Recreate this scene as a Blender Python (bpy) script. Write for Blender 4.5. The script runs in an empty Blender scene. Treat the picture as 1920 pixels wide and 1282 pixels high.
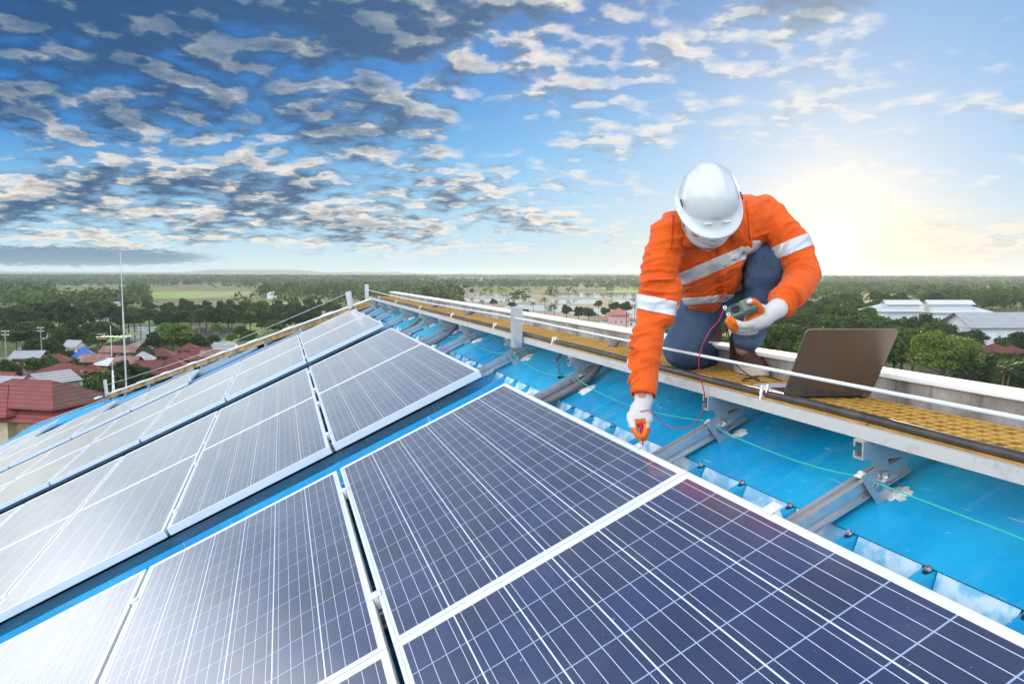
import bpy, bmesh, math, random
import numpy as np
from mathutils import Vector, Matrix, noise

random.seed(7)
S = bpy.context.scene
COL = S.collection
PI = math.pi
W_PX, H_PX = 1920.0, 1282.0

# ------------------------------------------------------------------ camera
FPX, PITCH, ROLL = 1412.8374, 0.0897568, 0.0022338
PSI, TILT, HPL, U0, V0 = 0.29703135, 0.43088912, 1.03326687, 3.95385369, 0.81498741
CAM = Vector((0, 0, 26.0))
fwd = Vector((0, math.cos(PITCH), -math.sin(PITCH)))
_up = Vector((0, math.sin(PITCH), math.cos(PITCH)))
_rt = Vector((1, 0, 0))
rgt = _rt * math.cos(ROLL) + _up * math.sin(ROLL)
upv = -_rt * math.sin(ROLL) + _up * math.cos(ROLL)
cd = bpy.data.cameras.new("camera")
co = bpy.data.objects.new("camera", cd)
COL.objects.link(co)
co.matrix_world = Matrix.Translation(CAM) @ Matrix((rgt, upv, -fwd)).transposed().to_4x4()
cd.sensor_width = 36.0
cd.lens = FPX * 36.0 / W_PX
cd.clip_start = 0.05
cd.clip_end = 40000
S.camera = co

# ------------------------------------------------------------------ render settings
S.render.engine = 'CYCLES'
S.view_settings.view_transform = 'Standard'
S.view_settings.look = 'None'
S.view_settings.exposure = 0.0
S.view_settings.gamma = 1.0
S.cycles.max_bounces = 6
S.cycles.diffuse_bounces = 3
S.cycles.glossy_bounces = 4
S.cycles.transmission_bounces = 4
S.cycles.volume_bounces = 0
S.cycles.use_denoising = True
S.cycles.caustics_reflective = False
S.cycles.caustics_refractive = False
S.cycles.sample_clamp_indirect = 6.0


def lin(r, g, b):
    f = lambda c: c / 12.92 if c <= 0.04045 else ((c + 0.055) / 1.055) ** 2.4
    return (f(r / 255.0), f(g / 255.0), f(b / 255.0), 1.0)


# ------------------------------------------------------------------ node helper
class Nd:
    """Tiny wrapper so shader maths can be written as expressions."""
    def __init__(s, nt, sock): s.nt, s.k = nt, sock
    def _m(s, op, *a):
        n = s.nt.nodes.new('ShaderNodeMath'); n.operation = op
        for i, x in enumerate((s,) + a):
            if isinstance(x, Nd): s.nt.links.new(x.k, n.inputs[i])
            else: n.inputs[i].default_value = x
        return Nd(s.nt, n.outputs[0])
    def __add__(s, o): return s._m('ADD', o)
    __radd__ = __add__
    def __sub__(s, o): return s._m('SUBTRACT', o)
    def __rsub__(s, o): return (s * -1.0) + o
    def __mul__(s, o): return s._m('MULTIPLY', o)
    __rmul__ = __mul__
    def __truediv__(s, o): return s._m('DIVIDE', o)
    def pw(s, o): return s._m('POWER', o)
    def mx(s, o): return s._m('MAXIMUM', o)
    def mn(s, o): return s._m('MINIMUM', o)
    def fract(s): return s._m('FRACT')
    def ab(s): return s._m('ABSOLUTE')
    def lt(s, o): return s._m('LESS_THAN', o)
    def gt(s, o): return s._m('GREATER_THAN', o)
    def atan2(s, o): return s._m('ARCTAN2', o)
    def ss(s, a, b):      # smoothstep a..b
        n = s.nt.nodes.new('ShaderNodeMapRange'); n.interpolation_type = 'SMOOTHSTEP'
        s.nt.links.new(s.k, n.inputs[0])
        flip = a > b
        if flip: a, b = b, a
        n.inputs[1].default_value = a; n.inputs[2].default_value = b
        n.inputs[3].default_value = 1.0 if flip else 0.0
        n.inputs[4].default_value = 0.0 if flip else 1.0
        return Nd(s.nt, n.outputs[0])


def sep(nt, sock):
    n = nt.nodes.new('ShaderNodeSeparateXYZ'); nt.links.new(sock, n.inputs[0])
    return [Nd(nt, o) for o in n.outputs]


def comb(nt, x, y, z):
    n = nt.nodes.new('ShaderNodeCombineXYZ')
    for i, v in enumerate((x, y, z)):
        if isinstance(v, Nd): nt.links.new(v.k, n.inputs[i])
        else: n.inputs[i].default_value = v
    return n.outputs[0]


def nz(nt, vec, scale, detail=3.0, rough=0.5, dist=0.0, dim='3D'):
    n = nt.nodes.new('ShaderNodeTexNoise'); n.noise_dimensions = dim
    if vec is not None: nt.links.new(vec, n.inputs['Vector'])
    n.inputs['Scale'].default_value = scale; n.inputs['Detail'].default_value = detail
    n.inputs['Roughness'].default_value = rough; n.inputs['Distortion'].default_value = dist
    return Nd(nt, n.outputs[0])


def mixc(nt, fac, a, b, mode='MIX'):
    n = nt.nodes.new('ShaderNodeMix'); n.data_type = 'RGBA'; n.blend_type = mode
    for i, v in ((0, fac), (6, a), (7, b)):
        if isinstance(v, Nd): nt.links.new(v.k, n.inputs[i])
        elif hasattr(v, 'is_linked'): nt.links.new(v, n.inputs[i])
        else: n.inputs[i].default_value = v
    return n.outputs[2]


def ramp(nt, fac, stops, interp='LINEAR'):
    n = nt.nodes.new('ShaderNodeValToRGB'); n.color_ramp.interpolation = interp
    nt.links.new(fac.k if isinstance(fac, Nd) else fac, n.inputs[0])
    e = n.color_ramp.elements
    while len(e) < len(stops): e.new(0.5)
    for i, (p, c) in enumerate(stops): e[i].position = p; e[i].color = c
    return n.outputs[0]


# ------------------------------------------------------------------ sky and sun
SUN_AZ, SUN_EL = math.radians(22.9), math.radians(2.2)
sun_dir = Vector((math.sin(SUN_AZ) * math.cos(SUN_EL), math.cos(SUN_AZ) * math.cos(SUN_EL), math.sin(SUN_EL)))
LAMP_EL = math.radians(9.0)
lamp_dir = Vector((math.sin(SUN_AZ) * math.cos(LAMP_EL), math.cos(SUN_AZ) * math.cos(LAMP_EL), math.sin(LAMP_EL)))


def build_world():
    w = bpy.data.worlds.new("World"); S.world = w; w.use_nodes = True
    nt = w.node_tree; nt.nodes.clear()
    tc = nt.nodes.new('ShaderNodeTexCoord')
    x, y, z = sep(nt, tc.outputs['Generated'])
    az = x.atan2(y)                                    # 0 ahead, + to the right
    el = z._m('ARCSINE')
    # clear sky by height above the horizon
    base = ramp(nt, el / 0.8 + 0.03, [
        (0.0, lin(196, 226, 234)), (0.04, lin(200, 232, 244)), (0.12, lin(172, 222, 250)),
        (0.22, lin(112, 192, 246)), (0.33, lin(56, 150, 226)), (0.48, lin(22, 104, 190)), (0.75, lin(20, 70, 140)), (1.0, lin(20, 60, 120))])
    dark = az.ss(0.10, -0.5) * el.ss(0.04, 0.22)
    base = mixc(nt, dark * 0.80, base, lin(24, 116, 198))
    lit = az.ss(0.05, 0.5) * el.ss(0.04, 0.16) * el.ss(0.55, 0.35)
    base = mixc(nt, lit * 0.55, base, lin(96, 178, 242))

    # altocumulus: noise on a plane overhead, flattened towards the horizon
    zz = z.mx(0.0) + 0.19
    P = comb(nt, x / zz, y / zz, 0.0)
    zz2 = zz + 0.014
    P2 = comb(nt, x / zz2 + 0.03, y / zz2, 0.0)

    def cover(v):
        big = nz(nt, v, 2.1, 3.0, 0.5, 0.5)
        med = nz(nt, v, 8.6, 6.0, 0.52, 0.05)
        return med * 0.60 + big * 0.62
    c1, c2 = cover(P), cover(P2)
    # how much of the sky is covered, by direction
    edge = (nz(nt, P, 1.1, 2.0, 0.5) - 0.5) * 0.5 
    azn = az + edge; eln = el + edge * 0.15
    left = azn.ss(0.30, -0.20) * el.ss(0.03, 0.08)
    heavy = azn.ss(0.05, -0.32) * eln.ss(0.13, 0.20)
    band = azn.ss(0.10, -0.15) * el.ss(0.022, 0.045) * el.ss(0.14, 0.10)
    midtop = azn.ss(0.16, 0.0) * eln.ss(0.24, 0.30)
    hole = azn.ss(-0.08, 0.10) * el.ss(0.24, 0.12) * el.ss(0.07, 0.11)
    topr = azn.ss(0.20, 0.30) * azn.ss(0.52, 0.42) * el.ss(0.26, 0.32)
    puff = azn.ss(0.0, 0.1) * azn.ss(0.50, 0.34) * el.ss(0.14, 0.20)
    lowr = az.ss(0.42, 0.50) * el.ss(0.075, 0.055) * el.ss(0.0, 0.012)
    thr = 0.685 - left * 0.06 - heavy * 0.115 - band * 0.11 - midtop * 0.09 + hole * 0.02 - topr * 0.10 - puff * 0.065 - lowr * 0.13
    dens = (c1 - thr) * 9.0
    alpha = dens.ss(-0.8, 1.2)
    core = dens.ss(0.0, 1.8)
    fine = nz(nt, P, 16.0, 5.0, 0.62)
    mid = nz(nt, P, 6.5, 4.0, 0.55, 0.3)
    grad = ((c1 - c2) * 7.5).mx(-0.30).mn(0.46)
    light = grad + 0.56 - core * 0.34 + el.ss(0.16, 0.05) * 0.06 + az.ss(-0.1, 0.3) * 0.26 - heavy * 0.29 - topr * 0.40 + (mid - 0.5) * 1.1 + (fine - 0.5) * 0.5
    cl = ramp(nt, light, [
        (0.0, lin(34, 82, 132)), (0.22, lin(64, 100, 138)), (0.42, lin(104, 128, 154)), (0.60, lin(144, 156, 170)),
        (0.80, lin(206, 202, 198)), (1.0, (.98, .88, .76, 1))])
    sky = mixc(nt, alpha * (el.ss(0.0, 0.03) * 0.92 + 0.04), base, cl)
    # pale haze along the horizon
    hz = el.ss(0.050, -0.005)
    sky = mixc(nt, hz * 0.75, sky, lin(224, 242, 246))
    # one slate bank low on the left
    bank = ((az + 0.54) * 6.5).pw(2.0) + ((el - 0.019 + (fine - 0.5) * 0.016) * 95.0).pw(2.0)
    sky = mixc(nt, bank.ss(1.5, 0.6) * 0.85, sky, lin(84, 122, 158))

    # glow round the sun
    sd = nt.nodes.new('ShaderNodeVectorMath'); sd.operation = 'DOT_PRODUCT'
    nt.links.new(tc.outputs['Generated'], sd.inputs[0]); sd.inputs[1].default_value = sun_dir
    ang = Nd(nt, sd.outputs['Value']).mn(0.99999)._m('ARCCOSINE')
    e1, e2, e3 = (ang * -34.0)._m('EXPONENT'), (ang * -10.5)._m('EXPONENT'), (ang * -4.6)._m('EXPONENT')
    sky = mixc(nt, (e3 * 0.95).mn(1.0), sky, lin(226, 238, 254))
    low = (ang * -7.5)._m('EXPONENT') * el.ss(0.13, 0.0)
    sky = mixc(nt, (low * 0.95).mn(1.0), sky, (1.05, .74, .32, 1))
    sky = mixc(nt, (e2 * 1.22).mn(1.0), sky, (1.04, .97, .84, 1))
    glow = comb(nt, e1 * 1.6, e1 * 1.0, e1 * 0.35)
    sky = mixc(nt, 1.0, sky, glow, 'ADD')

    # added bright sky zones outside the picture: left, behind and high, for fill light
    side = (az.ss(-0.60, -0.76) - az.ss(-0.80, -1.10) * 0.40) * el.ss(-0.01, 0.05) * el.ss(0.95, 0.5)
    back = y.ss(0.42, -0.35) * el.ss(-0.02, 0.15) * el.ss(1.35, 0.9)
    top = el.ss(0.98, 1.25)
    n3 = nz(nt, tc.outputs['Generated'], 3.0, 4.0) * 0.7 + 0.65
    ov = comb(nt, n3 * 0.98, n3 * 1.0, n3 * 1.02)
    b = (side * SIDE_L + back * BACK_L + top * TOP_L)
    ovs = nt.nodes.new('ShaderNodeVectorMath'); ovs.operation = 'SCALE'
    nt.links.new(ov, ovs.inputs[0]); nt.links.new(b.k, ovs.inputs['Scale'])
    sky = mixc(nt, 1.0, sky, ovs.outputs[0], 'ADD')

    # physical sky underneath it all
    ns = nt.nodes.new('ShaderNodeTexSky'); ns.sky_type = 'NISHITA'; ns.sun_disc = False
    ns.sun_elevation = LAMP_EL; ns.sun_rotation = SUN_AZ
    nb = nt.nodes.new('ShaderNodeBackground'); nt.links.new(ns.outputs[0], nb.inputs[0]); nb.inputs[1].default_value = 0.002
    bg = nt.nodes.new('ShaderNodeBackground'); nt.links.new(sky, bg.inputs[0]); bg.inputs[1].default_value = 0.97
    ad = nt.nodes.new('ShaderNodeAddShader'); nt.links.new(bg.outputs[0], ad.inputs[0]); nt.links.new(nb.outputs[0], ad.inputs[1])
    out = nt.nodes.new('ShaderNodeOutputWorld'); nt.links.new(ad.outputs[0], out.inputs[0])


HAZE_D = 0.00011
SIDE_L, BACK_L, TOP_L = 2.45, 1.62, 1.0
build_world()
sl = bpy.data.lights.new("sun", 'SUN'); sl.energy = 5.0; sl.angle = math.radians(2.0); sl.color = (1.0, 0.72, 0.42)
so = bpy.data.objects.new("sun", sl); COL.objects.link(so)
so.rotation_euler = lamp_dir.to_track_quat('Z', 'Y').to_euler()

# ------------------------------------------------------------------ object helpers
def tag(o, label=None, cat=None, group=None, kind=None):
    if label: o['label'] = label
    if cat: o['category'] = cat
    if group: o['group'] = group
    if kind: o['kind'] = kind
    return o


def empty(name, mat=None, label=None, cat=None, group=None):
    o = bpy.data.objects.new(name, None); COL.objects.link(o); o.empty_display_size = 0.1
    if mat is not None:
        o.matrix_world = mat if isinstance(mat, Matrix) else Matrix.Translation(mat)
    return tag(o, label, cat, group)


def link_mesh(name, me, parent=None, mat=None):
    o = bpy.data.objects.new(name, me); COL.objects.link(o)
    if parent is not None: o.parent = parent
    if mat is not None:
        if isinstance(mat, (list, tuple)):
            for m in mat: me.materials.append(m)
        else: me.materials.append(mat)
    return o


def copy_tree(o, parent=None, mw=None):
    c = o.copy(); COL.objects.link(c); c.parent = parent
    if mw is not None: c.matrix_world = mw
    for ch in kids.get(o.name, []): copy_tree(ch, c)
    return c


kids = {}
def note_kids(root):
    """remember the child lists of a prototype, so copying it does not scan the scene"""
    ch = [x for x in COL.objects if x.parent == root]
    kids[root.name] = ch
    for c in ch: note_kids(c)


class MB:
    """collects polygons; build() links them as ONE mesh object"""
    def __init__(s): s.v, s.f, s.mi = [], [], []
    def add(s, vs, fs, mi=0):
        b = len(s.v); s.v += [tuple(v) for v in vs]; s.f += [tuple(i + b for i in f) for f in fs]; s.mi += [mi] * len(fs)
    def box(s, o, ax, ay, az, mi=0):
        """box from corner o along the three edge vectors"""
        o, ax, ay, az = map(Vector, (o, ax, ay, az))
        vs = [o, o + ax, o + ax + ay, o + ay, o + az, o + ax + az, o + ax + ay + az, o + ay + az]
        fs = [(0, 3, 2, 1), (4, 5, 6, 7), (0, 1, 5, 4), (1, 2, 6, 5), (2, 3, 7, 6), (3, 0, 4, 7)]
        if ax.cross(ay).dot(az) < 0: fs = [f[::-1] for f in fs]
        s.add(vs, fs, mi)
    def cbox(s, c, sx, sy, sz, M=None, mi=0):
        M = M or Matrix.Identity(3); X, Y, Z = (M @ Vector(a) for a in ((sx, 0, 0), (0, sy, 0), (0, 0, sz)))
        s.box(Vector(c) - X / 2 - Y / 2 - Z / 2, X, Y, Z, mi)
    def prism(s, poly, d, mi=0, caps=True):
        """extrude a closed 3-D polygon along d"""
        n = len(poly); poly = [Vector(p) for p in poly]; d = Vector(d)
        vs = poly + [p + d for p in poly]
        fs = [(i, (i + 1) % n, n + (i + 1) % n, n + i) for i in range(n)]
        if caps: fs += [tuple(range(n))[::-1], tuple(range(n, 2 * n))]
        s.add(vs, fs, mi)
    def tube(s, pts, r, seg=8, mi=0, caps=True, squash=None):
        pts = [Vector(p) for p in pts]; n = len(pts)
        rs = r if isinstance(r, (list, tuple)) else [r] * n
        t0 = (pts[1] - pts[0]).normalized()
        nrm = t0.orthogonal().normalized(); vs = []
        for i, p in enumerate(pts):
            t = ((pts[min(i + 1, n - 1)] - pts[max(i - 1, 0)])).normalized()
            nrm = (nrm - t * nrm.dot(t)).normalized(); bn = t.cross(nrm)
            for k in range(seg):
                a = 2 * PI * k / seg
                vs.append(p + (nrm * math.cos(a) + bn * math.sin(a)) * rs[i])
        fs = []
        for i in range(n - 1):
            for k in range(seg):
                k2 = (k + 1) % seg
                fs.append((i * seg + k, i * seg + k2, (i + 1) * seg + k2, (i + 1) * seg + k))
        if caps: fs += [tuple(range(seg))[::-1], tuple((n - 1) * seg + k for k in range(seg))]
        s.add(vs, fs, mi)
    def ico(s, c, r, sub=2, M=None, mi=0):
        bm = bmesh.new(); bmesh.ops.create_icosphere(bm, subdivisions=sub, radius=1.0)
        M = M or Matrix.Identity(3); c = Vector(c)
        rr = r if isinstance(r, (list, tuple)) else (r, r, r)
        vs = [c + M @ Vector((v.co.x * rr[0], v.co.y * rr[1], v.co.z * rr[2])) for v in bm.verts]
        fs = [tuple(v.index for v in f.verts) for f in bm.faces]; bm.free(); s.add(vs, fs, mi)
    def mesh(s, name):
        me = bpy.data.meshes.new(name); me.from_pydata([tuple(v) for v in s.v], [], s.f); me.update()
        if any(s.mi): me.polygons.foreach_set('material_index', s.mi)
        return me
    def build(s, name, mat=None, parent=None, smooth=False, bevel=0.0):
        me = s.mesh(name)
        o = link_mesh(name, me, parent, mat)
        if bevel:
            m = o.modifiers.new('bevel', 'BEVEL'); m.width = bevel; m.segments = 2; m.limit_method = 'ANGLE'; m.angle_limit = 0.6
        if smooth:
            me.polygons.foreach_set('use_smooth', [True] * len(me.polygons)); me.update()
            try: me.set_sharp_from_angle(angle=math.radians(smooth if smooth is not True else 40))
            except Exception: pass
        return o


def smooth_path(pts, n=8):
    """Catmull-Rom through the points"""
    P = [Vector(p) for p in pts]; P = [P[0] * 2 - P[1]] + P + [P[-1] * 2 - P[-2]]; out = []
    for i in range(1, len(P) - 2):
        for k in range(n):
            t = k / n; a, b, c, d = P[i - 1:i + 3]
            out.append(0.5 * ((2 * b) + (c - a) * t + (2 * a - 5 * b + 4 * c - d) * t * t + (-a + 3 * b - 3 * c + d) * t ** 3))
    out.append(P[-2]); return out


# ------------------------------------------------------------------ materials
MATS = {}
def bsdf(name, col, rough=0.6, metal=0.0, spec=0.5, fn=None, bump=None, coat=0.0, **kw):
    """principled material; fn(nt, object_coords) may return a colour socket; bump = (scale, strength, dist)"""
    m = bpy.data.materials.new(name); m.use_nodes = True; nt = m.node_tree; p = nt.nodes['Principled BSDF']
    p.inputs['Base Color'].default_value = col if len(col) == 4 else tuple(col) + (1.0,)
    p.inputs['Roughness'].default_value = rough; p.inputs['Metallic'].default_value = metal
    p.inputs['Specular IOR Level'].default_value = spec; p.inputs['Coat Weight'].default_value = coat
    for k, v in kw.items(): p.inputs[k.replace('_', ' ')].default_value = v
    tc = nt.nodes.new('ShaderNodeTexCoord'); oc = tc.outputs['Object']
    if fn:
        r = fn(nt, oc)
        if isinstance(r, dict):
            for k, v in r.items(): nt.links.new(v.k if isinstance(v, Nd) else v, p.inputs[k])
        elif r is not None: nt.links.new(r, p.inputs['Base Color'])
    if bump:
        b = nt.nodes.new('ShaderNodeBump'); b.inputs['Strength'].default_value = bump[1]; b.inputs['Distance'].default_value = bump[2]
        h = nz(nt, oc, bump[0], 4.0, 0.6); nt.links.new(h.k, b.inputs['Height']); nt.links.new(b.outputs[0], p.inputs['Normal'])
    MATS[name] = m; return m


def vary(c, amt=0.25, scale=3.0, detail=4.0, hue=None):
    """colour that wanders between a darker and a lighter version"""
    a = tuple(x * (1 - amt) for x in c[:3]) + (1,); b = hue or (tuple(min(1, x * (1 + amt)) for x in c[:3]) + (1,))
    return lambda nt, oc: mixc(nt, nz(nt, oc, scale, detail, 0.6).ss(0.3, 0.7), a, b)


# ------------------------------------------------------------------ roof coordinates
farv = Vector((-math.sin(PSI), math.cos(PSI), 0)); U = -farv
Hl = Vector((-math.cos(PSI), -math.sin(PSI), 0))
V = Hl * math.cos(TILT) - Vector((0, 0, math.sin(TILT)))
N = V.cross(U); N = N if N.z > 0 else -N
ORG = CAM - N * HPL - U * U0 - V * V0
HU = -Hl
ZV = Vector((0, 0, 1))
def R(u, v, n=0.0): return ORG + U * u + V * v + N * n          # along the ridge, down the slope, off the panel plane
def WK(u, h, z): return ORG + U * u + HU * h + ZV * z          # along the ridge, level towards the parapet, up
def ray(x, y): return fwd + rgt * ((x - 960) / FPX) - upv * ((y - 641) / FPX)
def at(x, y, t): return CAM + ray(x, y) * t                    # a point t metres ahead
def onz(x, y, z):                                             # where the sight line meets a level
    d = ray(x, y); return CAM + d * ((z - CAM.z) / d.z)
ROOF_M = Matrix((V, U, N)).transposed().to_4x4()              # local x down the slope, y along the ridge, z off the roof
def roof_mat(u, v, n=0.0): return Matrix.Translation(R(u, v, n)) @ ROOF_M
PR = lambda *a: Vector(a)
# ================================================================== materials for the roof
def dust(nt, oc, base, s=2.0, amt=0.25, col=(0.55, 0.62, 0.66, 1)):
    f = nz(nt, oc, s, 6.0, 0.65).ss(0.45, 0.75) * amt
    return mixc(nt, f, base, col)


def blue_paint(nt, oc):
    x, y, z = sep(nt, oc)
    st = comb(nt, x * 0.6, y * 3.0, z)
    streak = nz(nt, st, 6.0, 5.0, 0.6).ss(0.52, 0.74)
    blotch = nz(nt, oc, 1.7, 5.0, 0.6).ss(0.35, 0.75)
    c = mixc(nt, blotch, (0.001, 0.29, 0.58, 1), (0.020, 0.47, 0.74, 1))
    c = mixc(nt, streak * 0.16, c, (0.28, 0.62, 0.80, 1))
    refl_streak = nz(nt, comb(nt, x * 22.0, y * 3.0, z), 3.0, 2.0, 0.5).ss(0.69, 0.74)  # pale streak reflections painted into the roof colour
    c = mixc(nt, refl_streak * 0.5, c, (0.45, 0.70, 0.85, 1))
    speck = nz(nt, oc, 90.0, 2.0, 0.5).ss(0.72, 0.78)
    c = mixc(nt, speck * 0.5, c, (0.6, 0.72, 0.8, 1))
    dirt = nz(nt, oc, 4.2, 7.0, 0.7).ss(0.54, 0.76)
    c = mixc(nt, dirt * 0.30, c, (0.16, 0.22, 0.24, 1))
    return {'Base Color': c, 'Roughness': blotch * 0.12 + dirt * 0.25 + 0.24}


M_blue = bsdf('blue_roof_paint', (0, .3, .7), 0.3, 0.0, 0.5, blue_paint, bump=(7.0, 0.25, 0.004))
M_alu = bsdf('aluminium', (.62, .64, .66), 0.38, 0.75, 0.5, lambda nt, oc: dust(nt, oc, (.62, .64, .67, 1), 25, .35, (.38, .39, .40, 1)))
M_frame = bsdf('panel_frame', (.86, .88, .90), 0.36, 0.25, 0.5, lambda nt, oc: dust(nt, oc, (.88, .90, .93, 1), 7, .3, (.68, .72, .76, 1)))
M_galv = bsdf('galvanised_steel', (.55, .56, .57), 0.45, 0.5, 0.5, lambda nt, oc: dust(nt, oc, (.60, .61, .62, 1), 14, .5, (.36, .36, .36, 1)))
M_white = bsdf('white_plastic', (.82, .82, .80), 0.5, 0, 0.5, lambda nt, oc: dust(nt, oc, (.82, .82, .80, 1), 30, .35, (.5, .5, .48, 1)))
M_seal = bsdf('sealant', (.72, .73, .72), 0.7, 0, 0.3, vary((.70, .71, .70), .25, 40), bump=(60, .8, .004))
M_blackrub = bsdf('black_rubber', (.016, .016, .018), 0.42)
M_grey_hose = bsdf('grey_hose', (.15, .15, .16), 0.5)
M_green = bsdf('green_cord', (.05, .50, .36), 0.6)
M_red = bsdf('red_lead', (.42, .008, .05), 0.4)
M_steel = bsdf('screw_steel', (.55, .55, .55), 0.25, 0.9)
M_closure = bsdf('closure_reflection', (.36, .64, .80), 0.3, 0, 0.6, lambda nt, oc: mixc(nt, nz(nt, oc, 14, 5, .6).ss(.42, .62), (.16, .48, .72, 1), (.55, .74, .84, 1)))  # sky reflection on the blue sheet put into a paler colour


def cells(nt, oc):
    """silicon cells behind glass: six columns by twelve rows, four busbars each"""
    x, y, z = sep(nt, oc)
    cx = (x - 0.0205) / 0.1585; cy = (y - 0.027) / 0.1585
    fx, fy = cx.fract(), cy.fract()
    inx = (cx - 3.0).ab().lt(3.0); iny = (cy - 6.0).ab().lt(6.0)
    gx = (fx - 0.5).ab().gt(0.5 - 0.0125)            # gap between columns
    gy = (fy - 0.5).ab().gt(0.5 - 0.0125)            # gap between rows
    bb = ((fx * 4.0).fract() - 0.5).ab().lt(0.024)   # busbars
    ids = comb(nt, cx._m('FLOOR'), cy._m('FLOOR'), Nd(nt, nt.nodes.new('ShaderNodeObjectInfo').outputs['Random']) * 37.0)
    wn = nt.nodes.new('ShaderNodeTexWhiteNoise'); nt.links.new(ids, wn.inputs[0])
    rnd = Nd(nt, wn.outputs[0])
    grain = nt.nodes.new('ShaderNodeTexVoronoi'); nt.links.new(oc, grain.inputs[0]); grain.inputs['Scale'].default_value = 85.0
    gsep = nt.nodes.new('ShaderNodeSeparateColor'); nt.links.new(grain.outputs['Color'], gsep.inputs[0])
    gr = Nd(nt, gsep.outputs[0])
    cell = mixc(nt, rnd * 0.75 + gr * 0.35, (0.001, 0.008, 0.052, 1), (0.002, 0.020, 0.112, 1))
    soil = nz(nt, oc, 3.0, 6.0, 0.65).ss(0.35, 0.8)
    cell = mixc(nt, soil * 0.05, cell, (0.32, 0.34, 0.38, 1))
    run = nz(nt, comb(nt, x * 1.3, y * 26.0, 0.0), 1.0, 5.0, 0.65).ss(0.55, 0.8)
    cell = mixc(nt, run * 0.035 + x.ss(0.85, 0.99) * 0.06 * soil, cell, (0.36, 0.35, 0.33, 1))
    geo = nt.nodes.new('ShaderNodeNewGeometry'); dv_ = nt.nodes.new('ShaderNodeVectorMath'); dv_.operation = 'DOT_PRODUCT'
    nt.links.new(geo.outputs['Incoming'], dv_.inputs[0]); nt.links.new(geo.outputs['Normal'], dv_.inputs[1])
    # sky glare put into the cell colour, paler the lower the viewing angle
    sky_glare = 1.0 - ((((Nd(nt, dv_.outputs['Value']).ab().mx(0.03)).pw(-1.0) * 0.125).pw(2.1)) * (soil * 0.25 + 0.85) * -1.0)._m('EXPONENT')
    cell = mixc(nt, sky_glare, cell, (0.74, 0.71, 0.66, 1))
    c = mixc(nt, bb, cell, (0.62, 0.66, 0.76, 1))
    c = mixc(nt, gy, c, (0.36, 0.46, 0.62, 1))
    c = mixc(nt, gx, c, (0.80, 0.86, 0.94, 1))
    c = mixc(nt, inx * iny, (0.84, 0.87, 0.90, 1), c)
    spk = nz(nt, oc, 70.0, 2.0, 0.5).ss(0.745, 0.775)
    c = mixc(nt, spk * 0.5, c, (0.5, 0.5, 0.5, 1))
    return {'Base Color': c, 'Coat Roughness': soil * 0.04 + 0.16}


M_cell = bsdf('solar_cells', (0.01, .02, .1), 0.5, 0, 0.5, cells, coat=1.0, Sheen_Weight=0.25, Sheen_Roughness=0.30, Sheen_Tint=(1.0, .95, .88, 1))
M_cell.node_tree.nodes['Principled BSDF'].inputs['Coat IOR'].default_value = 2.0

# ================================================================== the building carrying the roof
HIP_U, HIP_K, EAVE = -9.45, 1.27, 9.6
def hip_v(u): return -0.45 + (HIP_U - u) / HIP_K if u < HIP_U else -0.75
U_NEAR, U_FAR = 6.2, HIP_U - HIP_K * (EAVE + 0.45)
PAN, RIB = -0.178, -0.118
bld = empty('building', R(0, 0, -1), 'long building under a sloping blue metal roof carrying the solar panels', 'building')
def bpart(name, mb, mat, smooth=False, parent=bld):
    o = mb.build(name, mat, None, smooth); o.parent = parent
    o.matrix_parent_inverse = parent.matrix_world.inverted(); return o


# material space follows the roof, so keep roof sheets in roof-local coordinates
def roof_obj(name, mb, mat, parent, smooth=False):
    o = mb.build(name, mat, None, smooth)
    o.matrix_world = roof_mat(0, 0); o.parent = parent
    o.matrix_parent_inverse = parent.matrix_world.inverted(); return o
bpy.context.view_layer.update()

mb = MB()   # ribbed lower sheet: local (v, u, n)
mb.add([(-0.2, U_NEAR, PAN), (EAVE, U_NEAR, PAN), (EAVE, U_FAR, PAN), (-0.45, HIP_U, PAN), (-0.2, HIP_U, PAN)], [(0, 1, 2, 3, 4)])
PITCH_R = 0.2352
k0 = -14
for k in range(k0, 120):
    u = 2.920 - PITCH_R * k
    if u > U_NEAR - .05 or u < U_FAR + .1: continue
    v0 = -0.19 if u > HIP_U else hip_v(u) + 0.03
    a, b = 0.030, 0.016
    pr = [(v0, u - a, PAN), (v0, u - b, RIB), (v0, u + b, RIB), (v0, u + a, PAN)]
    mb.prism([PR(*p) for p in pr], (EAVE - v0, 0, 0))
roof_sheet = roof_obj('roof_sheet', mb, M_blue, bld)

mb = MB()   # smooth ridge flashing over the rib tops, in lapped lengths
us = [U_NEAR, 3.9, 1.28, -1.35, -4.0, -6.6, HIP_U - 0.1]
for i in range(len(us) - 1):
    o = 0.0022 * (i % 2)
    mb.box((-0.66, us[i + 1] - 0.03, RIB + 0.002 + o), (0.515, 0, 0), (0, us[i] - us[i + 1] + 0.03, 0), (0, 0, 0.0018))
flash = roof_obj('ridge_flashing', mb, M_blue, bld)
mb = MB()   # blue cover strips along the hip
A, B = PR(-0.5, HIP_U, RIB + .012), PR(EAVE, U_FAR, RIB + .012)
d = (B - A).normalized(); s_ = PR(d.y, -d.x, 0) * 0.22
mb.add([A, B, B + s_, A + s_], [(0, 1, 2, 3)])
roof_obj('hip_flashing', mb, M_blue, bld)
mb = MB()   # the hip end falling away behind
nA, nB = R(HIP_U, -0.5, PAN + .01), R(U_FAR, EAVE, PAN + .01)
drop = (-U * math.cos(TILT) - ZV * math.sin(TILT))
far_c = R(U_FAR, EAVE, PAN)
L_end = (U_FAR - HIP_U) / -math.cos(TILT) * 1.0
mb.add([nA, nB, nA + drop * ((nA.z - nB.z) / math.sin(TILT))], [(0, 1, 2)])
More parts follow.
